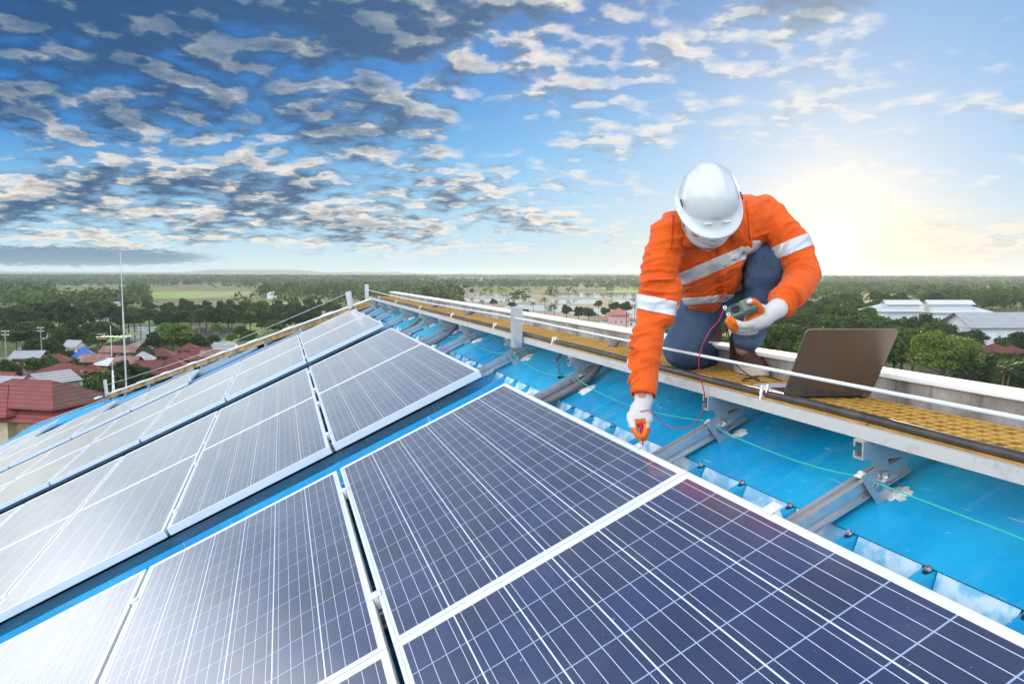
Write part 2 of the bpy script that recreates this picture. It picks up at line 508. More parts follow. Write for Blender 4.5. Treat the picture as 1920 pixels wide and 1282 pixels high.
bpart('hip_end_roof', mb, M_blue)
# closure pieces and screws between the ribs along the flashing edge
for k in range(-14, 54):
    u = 2.920 - PITCH_R * k
    if u > U_NEAR - .3 or u < HIP_U + .3: continue
    rr = random.Random(k)
    if u > -5.5:
        mb = MB(); a0, a1 = u - PITCH_R + 0.020, u - 0.020
        j = rr.uniform(-.006, .006)
        mb.add([(-0.146, a0, RIB + .001), (-0.146, a1, RIB + .001), (-0.072 + j, a1 - .012, PAN + .003), (-0.072 - j, a0 + .012, PAN + .003)], [(0, 1, 2, 3)])
        roof_obj('closure_strip', mb, M_closure, bld)
    mb = MB()
    c = PR(-0.143 + rr.uniform(-.004, .004), u + rr.uniform(-.004, .004), RIB + .004)
    mb.tube([c, c + PR(0, 0, .0022)], 0.0095, 12); mb.tube([c + PR(0, 0, .0022), c + PR(.001, 0, .0085)], 0.0055, 6)
    mb.add([c + PR(0, -.012, -.0005), c + PR(.016, -.006, -.003), c + PR(.016, .004, -.003), c + PR(0, .010, -.0005)], [(0, 1, 2, 3)], 1)
    roof_obj('roof_screw', mb, [M_steel, M_blackrub], bld)
for (x, y) in [(1255, 752), (1240, 763), (1220, 776), (1196, 792)]:
    d_ = ray(x, y); t_ = ((R(0, 0, RIB) - CAM).dot(N)) / d_.dot(N); c = CAM + d_ * t_
    mb = MB(); mb.tube([c, c + N * .003], .010, 12); mb.tube([c + N * .003, c + N * .011], .006, 6)
    bpart('roof_screw', mb, M_steel)

# walls under the eaves
M_render = bsdf('painted_render', (.66, .64, .58), 0.85, fn=vary((.66, .64, .58), .12, .8), bump=(20, .2, .01))
def conc(nt, oc):
    x, y, z = sep(nt, oc)
    a = nz(nt, oc, 5.0, 7.0, 0.65)
    c = mixc(nt, a.ss(0.3, 0.72), (0.20, 0.18, 0.165, 1), (0.46, 0.44, 0.41, 1))
    st = nz(nt, comb(nt, x * 3.0, y * 3.0, z * 0.6), 4.0, 5.0, 0.7).ss(0.5, 0.68)
    c = mixc(nt, st * 0.7, c, (0.10, 0.08, 0.07, 1))
    return c
M_conc = bsdf('weathered_concrete', (.4, .4, .38), 0.88, fn=conc, bump=(35, .4, .004))
def cap_fn(nt, oc):
    a = nz(nt, oc, 9.0, 7.0, 0.7)
    return mixc(nt, a.ss(0.58, 0.70) * 0.55, (0.86, 0.86, 0.85, 1), (0.42, 0.41, 0.39, 1))
M_cap = bsdf('white_cap_paint', (.86, .86, .85), 0.6, fn=cap_fn, bump=(30, .3, .003))
mb = MB()
c1, c2, c3, c4 = WK(U_NEAR, 1.0, 0), WK(HIP_U + .8, 1.0, 0), R(U_FAR + 1.6, EAVE - .5, 0), R(U_NEAR, EAVE - .5, 0)
pts = [Vector((p.x, p.y, 0)) for p in (c1, c2, WK(-15, -3, 0), c3, c4)]
zt = [ORG.z + 0.12, ORG.z - 0.05, R(0, 4, 0).z - 1.0, R(0, EAVE - .5, 0).z - .3, R(0, EAVE - .5, 0).z - .3]
vs = pts + [Vector((p.x, p.y, z_)) for p, z_ in zip(pts, zt)]
mb.add(vs, [(i, (i + 1) % 5, 5 + (i + 1) % 5, 5 + i) for i in range(5)])
bpart('wall', mb, M_render)

ZLO, H0, ZG, H1 = 0.1755, 0.255, 0.2135, 0.605
# parapet beyond the walkway, with its painted cap
mb = MB(); PL = -8.95
mb.box(WK(U_NEAR, H1, -0.35), U * (PL - U_NEAR), HU * 0.085, ZV * (0.35 + 0.283))
par = bpart('parapet', mb, M_conc)
mb = MB(); u = U_NEAR; rr = random.Random(3)
while u > PL:
    L_ = min(2.4, u - PL)
    mb.box(WK(u - .002, H1 - 0.012, 0.2835 + rr.uniform(-.001, .001)), U * (-L_ + .004), HU * 0.105, ZV * 0.017); u -= L_
cap = bpart('parapet_cap', mb, M_cap, parent=par)
for o in (cap,):
    m = o.modifiers.new('b', 'BEVEL'); m.width = .004; m.segments = 2
mb = MB()
p0 = WK(0.21, H1 + .02, .295); mb.tube([p0, p0 + ZV * .10 + U * .003], .0016, 6)
mb.tube([p0 + ZV * -.0, p0 - HU * .035 - ZV * .10], .0016, 6)
bpart('wire_stub', mb, M_blackrub)

# ================================================================== mounting rails
def rail_mesh(L):
    mb = MB(); w, h, t = 0.045, 0.050, 0.006   # profile in (u, n), extruded along v
    prof = [(-w/2, -h), (w/2, -h), (w/2, -h + t), (w/2 - 0.010, -h + t), (w/2 - 0.010, -0.030), (w/2, -0.024), (w/2, 0), (0.008, 0), (0.008, -0.010),
            (-0.008, -0.010), (-0.008, 0), (-w/2, 0), (-w/2, -0.024), (-w/2 + 0.010, -0.030), (-w/2 + 0.010, -h + t), (-w/2, -h + t)]
    mb.prism([PR(0, a, b) for a, b in prof], (L, 0, 0)); return mb.mesh('mounting_rail')
rails = []
def make_rail(u, v0, v1, label, group):
    me = rail_mesh(v1 - v0); o = link_mesh('mounting_rail', me, None, M_alu); o.matrix_world = roof_mat(u, v0, -0.0455)
    tag(o, label, 'mounting rail', group); rails.append((u, o)); return o
EDGE = -0.405
R_top = [(2.375, 'aluminium mounting rail in the right foreground, ending at the biggest white sealant blotch'),
         (1.64, 'aluminium mounting rail right below the laptop, the green cord clipped on it'),
         (0.325, 'aluminium mounting rail with a thick grey hose lying along it, left of the worker'),
         (-0.83, 'aluminium mounting rail ending below the first upright walkway post'),
         (-2.19, 'second aluminium rail beyond the upright walkway post'),
         (-3.05, 'third aluminium rail beyond the upright walkway post, a grey hose beside it'),
         (-4.10, 'fourth aluminium rail beyond the upright walkway post, just short of the row gap'),
         (-5.50, 'aluminium rail at the near edge of the third panel row'),
         (-6.60, 'aluminium rail in the middle of the third panel row'),
         (-7.60, 'next to last aluminium rail towards the far walkway corner'),
         (-8.60, 'last aluminium rail towards the far walkway corner')]
for u, lb in R_top: make_rail(u, EDGE, 6.05, lb, 'mounting rails running down the roof slope')
for u, wh in ((3.60, 'near row, near the bottom of the picture'), (-10.35, 'fourth row, at its near edge'), (-11.6, 'fourth row, second from its near edge'), (-12.4, 'fourth row, third from its near edge'), (-13.5, 'fourth row, at its far edge')):
    make_rail(u, (-0.405 if u > 0 else hip_v(u) + 0.6), 9.2, 'aluminium rail under the panels of the ' + wh, 'rails hidden under panels')

# white sealant round the feet of the rails
def blotch(u, v, a, b, seed):
    rr = random.Random(seed); mb = MB(); n = 26; vs = [PR(v, u, RIB + .013)]; ring2 = []
    for k in range(n):
        t = 2 * PI * k / n; r_ = 1 + .38 * noise.noise(PR(math.cos(t) * 1.6, math.sin(t) * 1.6, seed * 3.1)) + rr.uniform(-.22, .22)
        ring2.append(PR(v + b * r_ * math.sin(t) * .55, u + a * r_ * math.cos(t) * .55, RIB + .012 + rr.uniform(-.003, .002)))
    ring3 = [PR(v + (p.x - v) * 1.75, u + (p.y - u) * 1.75, RIB + .0035) for p in ring2]
    vs += ring2 + ring3
    fs = [(0, 1 + k, 1 + (k + 1) % n) for k in range(n)] + [(1 + k, 1 + n + k, 1 + n + (k + 1) % n, 1 + (k + 1) % n) for k in range(n)]
    mb.add(vs, fs); return roof_obj('sealant_patch', mb, M_seal, flash, smooth=True)
bpy.context.view_layer.update()
blotch(2.415, -0.325, .05, .035, 1); blotch(1.60, -0.255, .03, .030, 2); blotch(1.69, -0.345, .030, .035, 3)
blotch(0.44, -0.28, .05, .05, 4); blotch(-0.78, -0.36, .08, .05, 5); blotch(-2.10, -0.36, .10, .05, 6)
blotch(-3.0, -0.36, .10, .05, 7); blotch(-4.05, -0.36, .10, .05, 8); blotch(-5.4, -0.36, .12, .05, 9)

# ================================================================== walkway along the ridge
walk = empty('walkway', WK(2, H0, ZLO), 'yellow grating walkway with a pale edge beam, running along the ridge under the worker', 'walkway')
bpy.context.view_layer.update()
WEND = -9.15
mb = MB()
u = U_NEAR
mb.box(WK(U_NEAR, H0, ZLO), U * (WEND - U_NEAR), HU * 0.007, ZV * 0.034)
mb.box(WK(U_NEAR, H0 + .007, ZLO), U * (WEND - U_NEAR), HU * 0.024, ZV * 0.006)
mb.box(WK(U_NEAR, H0 + .007, ZLO + .0315), U * (WEND - U_NEAR), HU * 0.008, ZV * 0.0025)
def beamcol(nt, oc):
    a = nz(nt, oc, 12.0, 6.0, 0.7)
    return mixc(nt, a.ss(0.52, 0.72) * .6, (.56, .56, .55, 1), (.27, .25, .23, 1))
M_beam = bsdf('edge_beam_metal', (.7, .7, .69), 0.5, 0.15, 0.5, beamcol)
bpart('edge_beam', mb, M_beam, parent=walk)
mb = MB(); mb.box(WK(U_NEAR, H1 - .03, ZLO), U * (WEND - U_NEAR), HU * 0.024, ZV * 0.030)
bpart('rear_beam', mb, M_beam, parent=walk)
M_grat = bsdf('yellow_grating', (.62, .36, .07), 0.55, fn=lambda nt, oc: mixc(nt, nz(nt, oc, 9.0, 6.0, 0.7).ss(0.45, 0.75) * .5, (.78, .46, .08, 1), (.46, .33, .13, 1)))
M_grshade = bsdf('grating_side_shade', (.46, .25, .055), 0.7, fn=vary((.46, .25, .055), .3, 12))  # shade inside the openings painted as a darker brown on the bar sides
# grating: bars along the walkway and bars across, real openings between them
gw0, gw1, gz, gt = H0 + .018, H1 - .004, ZG - .024, .024
def grating(u_hi, u_lo, along, across, name='grating'):
    mb = MB(); nb = int((gw1 - gw0) / along) + 1; w = .0080
    for k in range(nb):
        h = gw0 + (gw1 - gw0 - w) * k / (nb - 1)
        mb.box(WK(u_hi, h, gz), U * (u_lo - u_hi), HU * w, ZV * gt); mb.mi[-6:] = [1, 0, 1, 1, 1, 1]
    n2 = int((u_hi - u_lo) / across)
    for k in range(n2 + 1):
        uu = u_hi - (u_hi - u_lo - w) * k / n2
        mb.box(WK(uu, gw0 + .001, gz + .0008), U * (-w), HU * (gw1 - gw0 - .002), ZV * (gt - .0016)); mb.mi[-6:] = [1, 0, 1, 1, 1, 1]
    return bpart(name, mb, [M_grat, M_grshade], parent=walk)
u = 3.6
while u > WEND + .05:
    lo = max(u - 1.22, WEND + .02)
    far_ = u < -2.5
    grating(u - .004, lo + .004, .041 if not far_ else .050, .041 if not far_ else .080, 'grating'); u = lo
# crossbeams and feet
for i, (u, _) in enumerate(R_top):
    uu = u + 0.03; base = ORG - V * .26 - N * .045
    hb, zb = (-V * .26 - N * .045).dot(HU), (-V * .26 - N * .045).z
    z0 = zb + 0.065
    mb = MB()
    mb.box(WK(uu, H0 - .012, ZLO - .0505), U * (-.006), HU * .38, ZV * .050)
    mb.box(WK(uu - .006, H0 - .012, ZLO - .0065), U * (-.030), HU * .38, ZV * .006)
    mb.box(WK(uu - .006, H0 - .012, ZLO - .0505), U * (-.030), HU * .38, ZV * .006)
    mb.box(WK(uu - .030, H0 - .012, ZLO - .045), U * (-.006), HU * .38, ZV * .014)
    mb.box(WK(uu - .030, H0 - .012, ZLO - .020), U * (-.006), HU * .38, ZV * .0135)
    bpart('cross_beam', mb, M_alu, parent=walk)
    mb = MB()   # folded foot between rail and crossbeam
    p = WK(uu + .002, H0 + .01, ZLO - .050)
    mb.add([p, p + HU * .055, p + HU * .065 - ZV * .045 , p + HU * .035 - ZV * .060, p + HU * .02 - ZV * .045], [(0, 1, 2, 3, 4)])
    mb.box(p + HU * .012 - ZV * .052, U * .032, HU * .045 + ZV * .018, -ZV * .004 + HU * .002)
    mb.tube([p + HU * .035 - ZV * .045 + U * .016, p + HU * .032 - ZV * .028 + U * .016], .008, 6, mi=1)
    mb.tube([p + HU * .030 - ZV * .046 + U * .016, p + HU * .029 - ZV * .042 + U * .016], .013, 12, mi=1)
    # slotted plate down to the roof on the near side of the rail
    q = R(uu + .006, -.245, -.020); ax, ay = V * -.052, -N * .098 + V * -.020
    for (f0, f1, g0, g1) in ((0, 1, 0, .38), (0, .36, .38, .62), (.64, 1, .38, .62), (0, 1, .62, 1)):
        mb.box(q + ax * f0 + ay * g0, ax * (f1 - f0), ay * (g1 - g0), U * .004)
    mb.box(q + ay, ax, U * .035, N * .004)
    mb.tube([q + ax * .5 + ay * .5, q + ax * .5 + ay * .5 + U * .012], .011, 6, mi=1)
    bpart('support_foot', mb, [M_alu, M_steel], parent=walk)

# dark conduit on top of the walkway edge
def tubeobj(name, pts, r, mat, label=None, cat=None, group=None, seg=10, parent=None):
    mb = MB(); mb.tube(pts, r, seg); o = mb.build(name, mat, None, True)
    if parent: o.parent = parent; o.matrix_parent_inverse = parent.matrix_world.inverted()
    else: tag(o, label, cat, group)
    return o
cp = [WK(U_NEAR - (U_NEAR + 8.95) * k / 60, H0 + .030 + .003 * math.sin(k * .9), ZG + .0122 + .002 * math.sin(k * 1.7)) for k in range(61)]
M_conduit = bsdf('dark_conduit', (.045, .042, .042), 0.38, fn=vary((.05, .046, .045), .4, 12))
pipe = tubeobj('conduit_pipe', cp, .0118, M_conduit, 'long dark conduit pipe lying along the near edge of the walkway', 'pipe', seg=14)
for uu in (1.93, 0.98, 0.02, -1.2, -2.6, -4.2, -6.0, -7.8):
    mb = MB(); rr = random.Random(int(uu * 100)); c = WK(uu, H0 + .030, ZG + .0135)
    for k in range(2):
        mb.tube([c + U * (k * .009 - .004) + (HU * math.cos(a) + ZV * math.sin(a)) * .0150 for a in [2 * PI * j / 12 for j in range(13)]], .0026, 6, caps=False)
    mb.tube(smooth_path([c + ZV * .017, c + ZV * .022 - HU * .012, c - HU * .022 + ZV * .006 + U * .01, c - HU * .028 - ZV * .018 + U * .016], 4), .0032, 6)
    mb.tube(smooth_path([c + ZV * .017, c + ZV * .024 + U * .012, c - HU * .012 + U * .022 + ZV * .004], 4), .0028, 6)
    o = mb.build('cable_tie', M_white, None, True); o.parent = pipe; o.matrix_parent_inverse = pipe.matrix_world.inverted()

# posts and life line
def post(u, h0, z0, H, label, w=.080, dd=.045, rot=0):
    e = empty('walkway_post', WK(u, h0, z0), label, 'post', 'posts carrying the life line'); bpy.context.view_layer.update()
    mb = MB(); ux, hx = U, HU; t = .004
    c = WK(u, h0, z0)
    mb.box(c + ux * (w / 2), -ux * w, hx * t, ZV * H)
    mb.box(c + ux * (w / 2) + hx * t, -ux * t, hx * dd, ZV * H); mb.box(c - ux * (w / 2) + hx * t, ux * t, hx * dd, ZV * H)
    mb.box(c + ux * (w / 2) + hx * (dd + t), -ux * (w * .3), hx * t, ZV * H); mb.box(c - ux * (w / 2) + hx * (dd + t), ux * (w * .3), hx * t, ZV * H)
    for a in (.30, -.30): mb.box(c + ux * (w * a) - hx * .0025, -ux * .006, hx * .0025, ZV * H)
    o = mb.build('upright', M_alu, None, False); o.parent = e; o.matrix_parent_inverse = e.matrix_world.inverted()
    mb = MB(); k = c + ZV * (H * .72) - hx * .010
    mb.tube([k, k - hx * .006], .007, 8); mb.tube([k + ux * .0, k - hx * .004 + ZV * .012], .003, 6)
    o = mb.build('eye_bolt', M_steel, None, True); o.parent = e; o.matrix_parent_inverse = e.matrix_world.inverted()
    return e
post(-0.505, H0 - .060, ZLO - .030, .243, 'aluminium channel post standing on the walkway edge left of the worker')
post(-9.05, H0 - .060, ZLO - .03, .275, 'aluminium channel post at the far corner, end of the ridge walkway', .11)
line = [WK(5.2, H0 - .02, .325)]
for a, b in ((5.2, -.505), (-.505, -9.05)):
    L_ = abs(a - b)
    for k in range(1, 25):
        f = k / 24; line.append(WK(a + (b - a) * f, H0 - .02 - .035 * (1 if f == 1 else 0), .328 - .02 * 4 * f * (1 - f) * (L_ / 8)))
M_rope = bsdf('white_rope', (.74, .74, .74), 0.6)
tubeobj('life_line', line, .0052, M_rope, 'white life line stretched along the walkway in front of the worker and laptop', 'rope')

# grey hoses from the walkway down under the panels
def hose(px, r, label):
    pts = [R(u, v, n) for u, v, n in px]
    return tubeobj('grey_hose', smooth_path(pts, 8), r, M_grey_hose, label, 'hose', 'grey hoses running under the panels', 12)
hose([(0.24, -.62, -.01), (0.30, -.50, -.035), (.385, -.36, -.07), (.40, -.22, -.085), (.385, -.08, -.09), (.38, .3, -.09)], .0185, 'thick grey hose coming down beside the rail left of the worker')
hose([(-3.00, -.62, -.01), (-2.95, -.50, -.02), (-2.85, -.36, -.06), (-2.80, -.2, -.085), (-2.78, .2, -.09)], .020, 'grey hose bending down to the panels just beyond the upright post')
hose([(-4.62, -.62, 0), (-4.60, -.48, -.02), (-4.45, -.3, -.06), (-4.40, -.1, -.085), (-4.40, .2, -.09)], .021, 'grey hose bending down at the gap before the third panel row')

# green cord along the flashing
gc = []
for i, u in enumerate([5.5] + [r[0] for r in R_top]):
    gc.append((u, -.275, -.041)); 
gp = []
for i in range(len(gc) - 1):
    (a, va, na), (b, vb, nb) = gc[i], gc[i + 1]
    for k in range(8):
        f = k / 8; sag = 4 * f * (1 - f)
        gp.append(R(a + (b - a) * f, va + .01 * sag + .008 * math.sin(i * 2.1 + f * 5), na - .050 * min(1, abs(a - b) / 1.2) * sag))
tubeobj('green_cord', gp, .0021, M_green, 'thin green cord laid over the rails along the blue flashing', 'cord', seg=6)
for u, o in rails[:8]:
    mb = MB(); c = R(u, -.275, -.043)
    mb.box(c + V * .012 - U * .014, U * .028, -V * .024, N * .004); mb.tube([c, c + N * .012], .007, 6)
    mb.tube([c - U * .016 - N * .004, c + U * .012 + N * .010], .004, 6)
    q = mb.build('clip', M_white, None, False); bpy.context.view_layer.update(); q.parent = o; q.matrix_parent_inverse = o.matrix_world.inverted()
# scaffold style anchor left of the worker
mb = MB(); c = R(.02, -.30, RIB + .004)
mb.tube([c, c + N * .012], .018, 12, mi=1); mb.tube([c + N * .012, c + N * .10 - V * .02], .0055, 8); mb.box(c + N * .1 - V * .045 - U * .01, V * .04, U * .02, N * .012)
mb.tube(smooth_path([c + N * .105 - V * .03, c + N * .13 - V * .06, c + N * .14 - V * .10 - U * .1], 5), .005, 6, mi=1)
o = mb.build('anchor_bolt', [M_steel, M_blackrub], None, True); tag(o, 'small upright anchor rod with a black base on the flashing, left of the sleeve', 'anchor')

# ================================================================== solar panels
PW, PLN, FH = 0.992, 1.956, 0.045
mb = MB()
for (a, b, c_, d_) in ((0, PW, 0, .011), (0, PW, PLN - .011, .011)): mb.box((a, c_, -FH), (b, 0, 0), (0, d_, 0), (0, 0, FH))
for a in (0, PW - .011): mb.box((a, .011, -FH), (.011, 0, 0), (0, PLN - .022, 0), (0, 0, FH))
for (a, w_) in ((.011, .018), (PW - .029, .018)): mb.box((a, .011, -FH), (w_, 0, 0), (0, PLN - .022, 0), (0, 0, .002))
me_frame = mb.mesh('frame'); me_frame.materials.append(M_frame)
mb = MB(); mb.box((.011, .011, -.0085), (PW - .022, 0, 0), (0, PLN - .022, 0), (0, 0, .006))
me_cell = mb.mesh('cell_sheet'); me_cell.materials.append(M_cell)
mb = MB()
mb.cbox((-.010, 0, .004), .042, .040, .003); mb.cbox((-.010, 0, -.018), .016, .040, .040); mb.tube([PR(-.010, 0, .0055), PR(-.010, 0, .012)], .0062, 6)
me_clamp = mb.mesh('clamp'); me_clamp.materials.append(M_frame)
mb = MB()
mb.cbox((PW / 2, .17, -.030), .11, .09, .022); mb.tube([PR(PW / 2 - .03, .17, -.035), PR(PW / 2 - .25, .35, -.055), PR(PW / 2 - .1, .6, -.05)], .003, 6)
me_jb = mb.mesh('junction_box'); me_jb.materials.append(M_blackrub)

def make_panel():
    root = empty('solar_panel', Matrix.Identity(4), 'x', 'solar panel')
    link_mesh('frame', me_frame, root); link_mesh('cell_sheet', me_cell, root)
    for y_ in (.40, 1.62):
        o = link_mesh('clamp', me_clamp, root); o.location = (0, y_, 0)
    link_mesh('junction_box', me_jb, root)
    return root
proto = make_panel(); note_kids(proto); used = False
ordn = ['first', 'second', 'third', 'fourth', 'fifth', 'sixth', 'seventh', 'eighth', 'ninth', 'tenth']
ROWS = [(0.0, 'near row, far half', 0, 8), (PLN + .004, 'near row, near half', 0, 6),
        (-.58 - 2 * PLN - .004, 'middle row, far half', 0, 9), (-.58 - PLN, 'middle row, near half', 0, 9),
        (-5.29 - 2 * PLN - .004, 'third row, far half', 0, 9), (-5.29 - PLN, 'third row, near half', 0, 9),
        (-10.0 - PLN, 'fourth row, near half', 3, 9), (-10.0 - 2 * PLN - .004, 'fourth row, far half', 5, 9),
        (-14.75 - PLN, 'fifth row', 7, 9)]
look = {'near row, far half': {0: 'solar panel touched by the probe, blue cells in white frames'},
        'near row, near half': {0: 'dark navy solar panel filling the bottom right corner, nearest to the ridge'}}
D = PW + .020
for u0, rn, ca, cb in ROWS:
    for c in range(ca, cb):
        o = proto if not used else copy_tree(proto); used = True
        o.matrix_world = roof_mat(u0 + random.uniform(-.002, .002), c * D + random.uniform(-.001, .001), random.uniform(-.0008, .0008))
        lb = look.get(rn, {}).get(c, 'solar panel in the %s, %s column down from the ridge walkway' % (rn, ordn[c]))
        tag(o, lb, 'solar panel', 'solar panels laid in rows on the blue roof')

# ================================================================== walkway along the hip
hw = empty('walkway', R(HIP_U - .2, -.3, .1), 'brown edged walkway with a pale pipe rail running down the far hip', 'walkway'); bpy.context.view_layer.update()
A, B = R(-8.75, -0.32, .01), R(-16.9, 5.95, .01)
dv = (B - A).normalized(); sv = dv.cross(ZV).normalized(); sv = sv if sv.dot(-U) > 0 else -sv     # away from the camera
un = sv.cross(dv); un = un if un.z > 0 else -un
LH = (B - A).length
M_brown = bsdf('shaded_grating_side', (.36, .22, .08), 0.7, fn=vary((.34, .21, .08), .45, 5))  # brown is the yellow grating with its side's shade put into the colour
mb = MB(); mb.box(A - un * .03, dv * LH, sv * .40, un * .025); mb.box(A - un * .065, dv * LH, sv * .005, un * .085)
bpart('grating', mb, M_brown, parent=hw)
k = 0.0
while k < LH:
    mb = MB(); l_ = min(1.2, LH - k); mb.tube([A + dv * (k + .02) + un * .045, A + dv * (k + l_ - .0) + un * .045], .019, 8); k += 1.2
    mb.box(A + dv * (k - .14) + un * .030 - sv * .03, dv * .30, sv * .08, un * .042); bpart('pipe_rail', mb, M_white, parent=hw)

mb = MB(); k = .6
while k < LH:
    mb.box(A + dv * k - un * .10 - sv * .18, dv * .05, sv * .5, un * .035); mb.box(A + dv * k - un * .18 - sv * .14, dv * .05, sv * .05, un * .09); k += 1.2
bpart('bracket', mb, M_alu, parent=hw)
def hip_post(k, H, label, w=.10):
    e = empty('walkway_post', A + dv * k, label, 'post', 'posts carrying the life line'); bpy.context.view_layer.update()
    mb = MB(); c = A + dv * k - sv * .04; mb.box(c - dv * w / 2, dv * w, sv * .045, un * H * .9 + ZV * H * .1)
    mb.box(c - dv * w * .3 - sv * .004, dv * .012, sv * .004, un * H * .88); mb.box(c + dv * w * .2 - sv * .004, dv * .012, sv * .004, un * H * .88)
    o = mb.build('upright', M_alu); o.parent = e; o.matrix_parent_inverse = e.matrix_world.inverted()
hip_post(.55, .30, 'aluminium channel post at the upper end of the hip walkway, left of the corner post')
hip_post(LH - .05, .42, 'tilted aluminium end post at the lower end of the hip walkway', .10)
hl = [A + dv * (.55 + (LH - .6) * k / 30) + un * (.28 - .10 * math.sin(PI * k / 30)) for k in range(31)]
tubeobj('life_line', hl, .0055, M_galv, 'thin grey cable sagging above the hip walkway', 'rope')
hl = [WK(-9.05, H0 - .06, .40) + (A + dv * .55 + un * .3 - WK(-9.05, H0 - .06, .40)) * (k / 4) for k in range(5)]

# lightning rod and aerial at the end of the roof
c = A + dv * (LH * .905) + sv * .05
tz = 3.25
e = empty('lightning_rod', c, 'tall thin grey rod standing at the lower end of the hip walkway', 'lightning rod'); bpy.context.view_layer.update()
mb = MB(); mb.tube([c - ZV * .3, c + ZV * 1.9], .019, 8); mb.tube([c + ZV * 1.9, c + ZV * 2.05, c + ZV * tz], [.015, .012, .008], 8)
o = mb.build('mast', M_galv, None, True); o.parent = e; o.matrix_parent_inverse = e.matrix_world.inverted()
mb = MB()
for a in range(3): mb.tube([c + ZV * tz, c + ZV * (tz + .07) + PR(math.cos(a * 2.1), math.sin(a * 2.1), 0) * .05], .005, 5)
o = mb.build('tip', M_galv); o.parent = e; o.matrix_parent_inverse = e.matrix_world.inverted()
c = A + dv * (LH * .975) + sv * .05
e = empty('aerial', c, 'small television aerial with a crossbar on a white stand at the end of the roof', 'aerial'); bpy.context.view_layer.update()
mb = MB(); mb.tube([c - ZV * .2 + dv * .06, c + ZV * .60], .014, 8); mb.tube([c - ZV * .2 - dv * .08, c + ZV * .60 - dv * .02], .014, 8)
for k in range(5): mb.box(c + ZV * (.05 + .13 * k) - dv * .07, dv * .11, sv * .01, ZV * .02)
o = mb.build('stand', M_white); o.parent = e; o.matrix_parent_inverse = e.matrix_world.inverted()
mb = MB(); mb.tube([c + ZV * .55, c + ZV * 1.72], .008, 6); cz = c + ZV * 1.45
mb.tube([cz - rgt * .28, cz + rgt * .42], .009, 6)
for k in range(7):
    q = cz + rgt * (-.26 + k * .11); mb.tube([q - PR(0, 1, 0) * .2, q + PR(0, 1, 0) * .2], .005, 5)
for s_ in (-1, 1): mb.tube([cz - rgt * .34 + ZV * .06 * s_, cz - rgt * .12 + ZV * .05 * s_], .006, 5)
o = mb.build('antenna', M_galv); o.parent = e; o.matrix_parent_inverse = e.matrix_world.inverted()
# ================================================================== landscape
KS = CAM.z / 15.0        # tree sizes were set for a 15 m drop
def np_mesh(name, verts, faces, mat, smooth=False):
    """verts (n,3), faces (m,k) with one k"""
    me = bpy.data.meshes.new(name); k = faces.shape[1]
    me.vertices.add(len(verts)); me.vertices.foreach_set('co', verts.astype(np.float32).ravel())
    me.loops.add(faces.size); me.loops.foreach_set('vertex_index', faces.astype(np.int32).ravel())
    me.polygons.add(len(faces)); me.polygons.foreach_set('loop_start', np.arange(len(faces), dtype=np.int32) * k)
    if smooth: me.polygons.foreach_set('use_smooth', np.ones(len(faces), dtype=bool))
    me.update(calc_edges=True); me.materials.append(mat); return me


def ground_fn(nt, oc):
    x, y, z = sep(nt, oc)
    p = comb(nt, x * 0.001, y * 0.001, 0.0)
    v = nt.nodes.new('ShaderNodeTexVoronoi'); nt.links.new(p, v.inputs[0]); v.inputs['Scale'].default_value = 9.0
    vs = nt.nodes.new('ShaderNodeSeparateColor'); nt.links.new(v.outputs['Color'], vs.inputs[0])
    c = ramp(nt, Nd(nt, vs.outputs[0]), [(0.0, (.09, .15, .03, 1)), (.35, (.14, .23, .045, 1)), (.6, (.20, .24, .07, 1)), (.8, (.25, .23, .13, 1)), (1.0, (.10, .18, .035, 1))], 'CONSTANT')
    a = nz(nt, p, 60.0, 6.0, 0.6)
    c = mixc(nt, a.ss(0.3, 0.7), c, (.06, .085, .025, 1))
    return mixc(nt, nz(nt, p, 900.0, 3.0, 0.6).ss(.3, .8) * .5, c, (.10, .10, .05, 1))
M_ground = bsdf('ground', (.1, .14, .05), 0.95, fn=ground_fn)
mb = MB(); G = 14000
mb.add([(-G, -2500, 0), (G, -2500, 0), (G, G, 0), (-G, G, 0)], [(0, 1, 2, 3)])
tag(mb.build('ground', M_ground), kind='structure')

M_water = bsdf('paddy_water', (.20, .20, .17), 0.06, 0, 0.8, fn=lambda nt, oc: mixc(nt, nz(nt, oc, .03, 5.0, .6).ss(.4, .7), (.26, .26, .22, 1), (.13, .14, .10, 1)), bump=(.8, .05, .02))
M_mud = bsdf('mud_field', (.22, .19, .15), 0.8, fn=vary((.23, .20, .15), .3, .06))
M_lawn = bsdf('green_field', (.18, .30, .05), 0.95, fn=vary((.18, .30, .055), .3, .05))
M_dirt = bsdf('pale_field', (.24, .23, .14), 0.95, fn=vary((.26, .24, .15), .25, .05))
M_pond = bsdf('pond_water', (.09, .085, .065), 0.10, 0, .6, fn=vary((.10, .092, .07), .3, .05), bump=(.6, .08, .03))
lay = [0]
def field(name, px, mat, label=None, kind='structure'):
    """level patch on the ground, given by where its corners lie along the sight lines"""
    lay[0] += 1; z = .02 + .012 * lay[0]
    pts = [onz(x, y, z) for x, y in px]
    mb = MB(); mb.add(pts, [tuple(range(len(pts)))]); o = mb.build(name, mat); return tag(o, kind=kind)
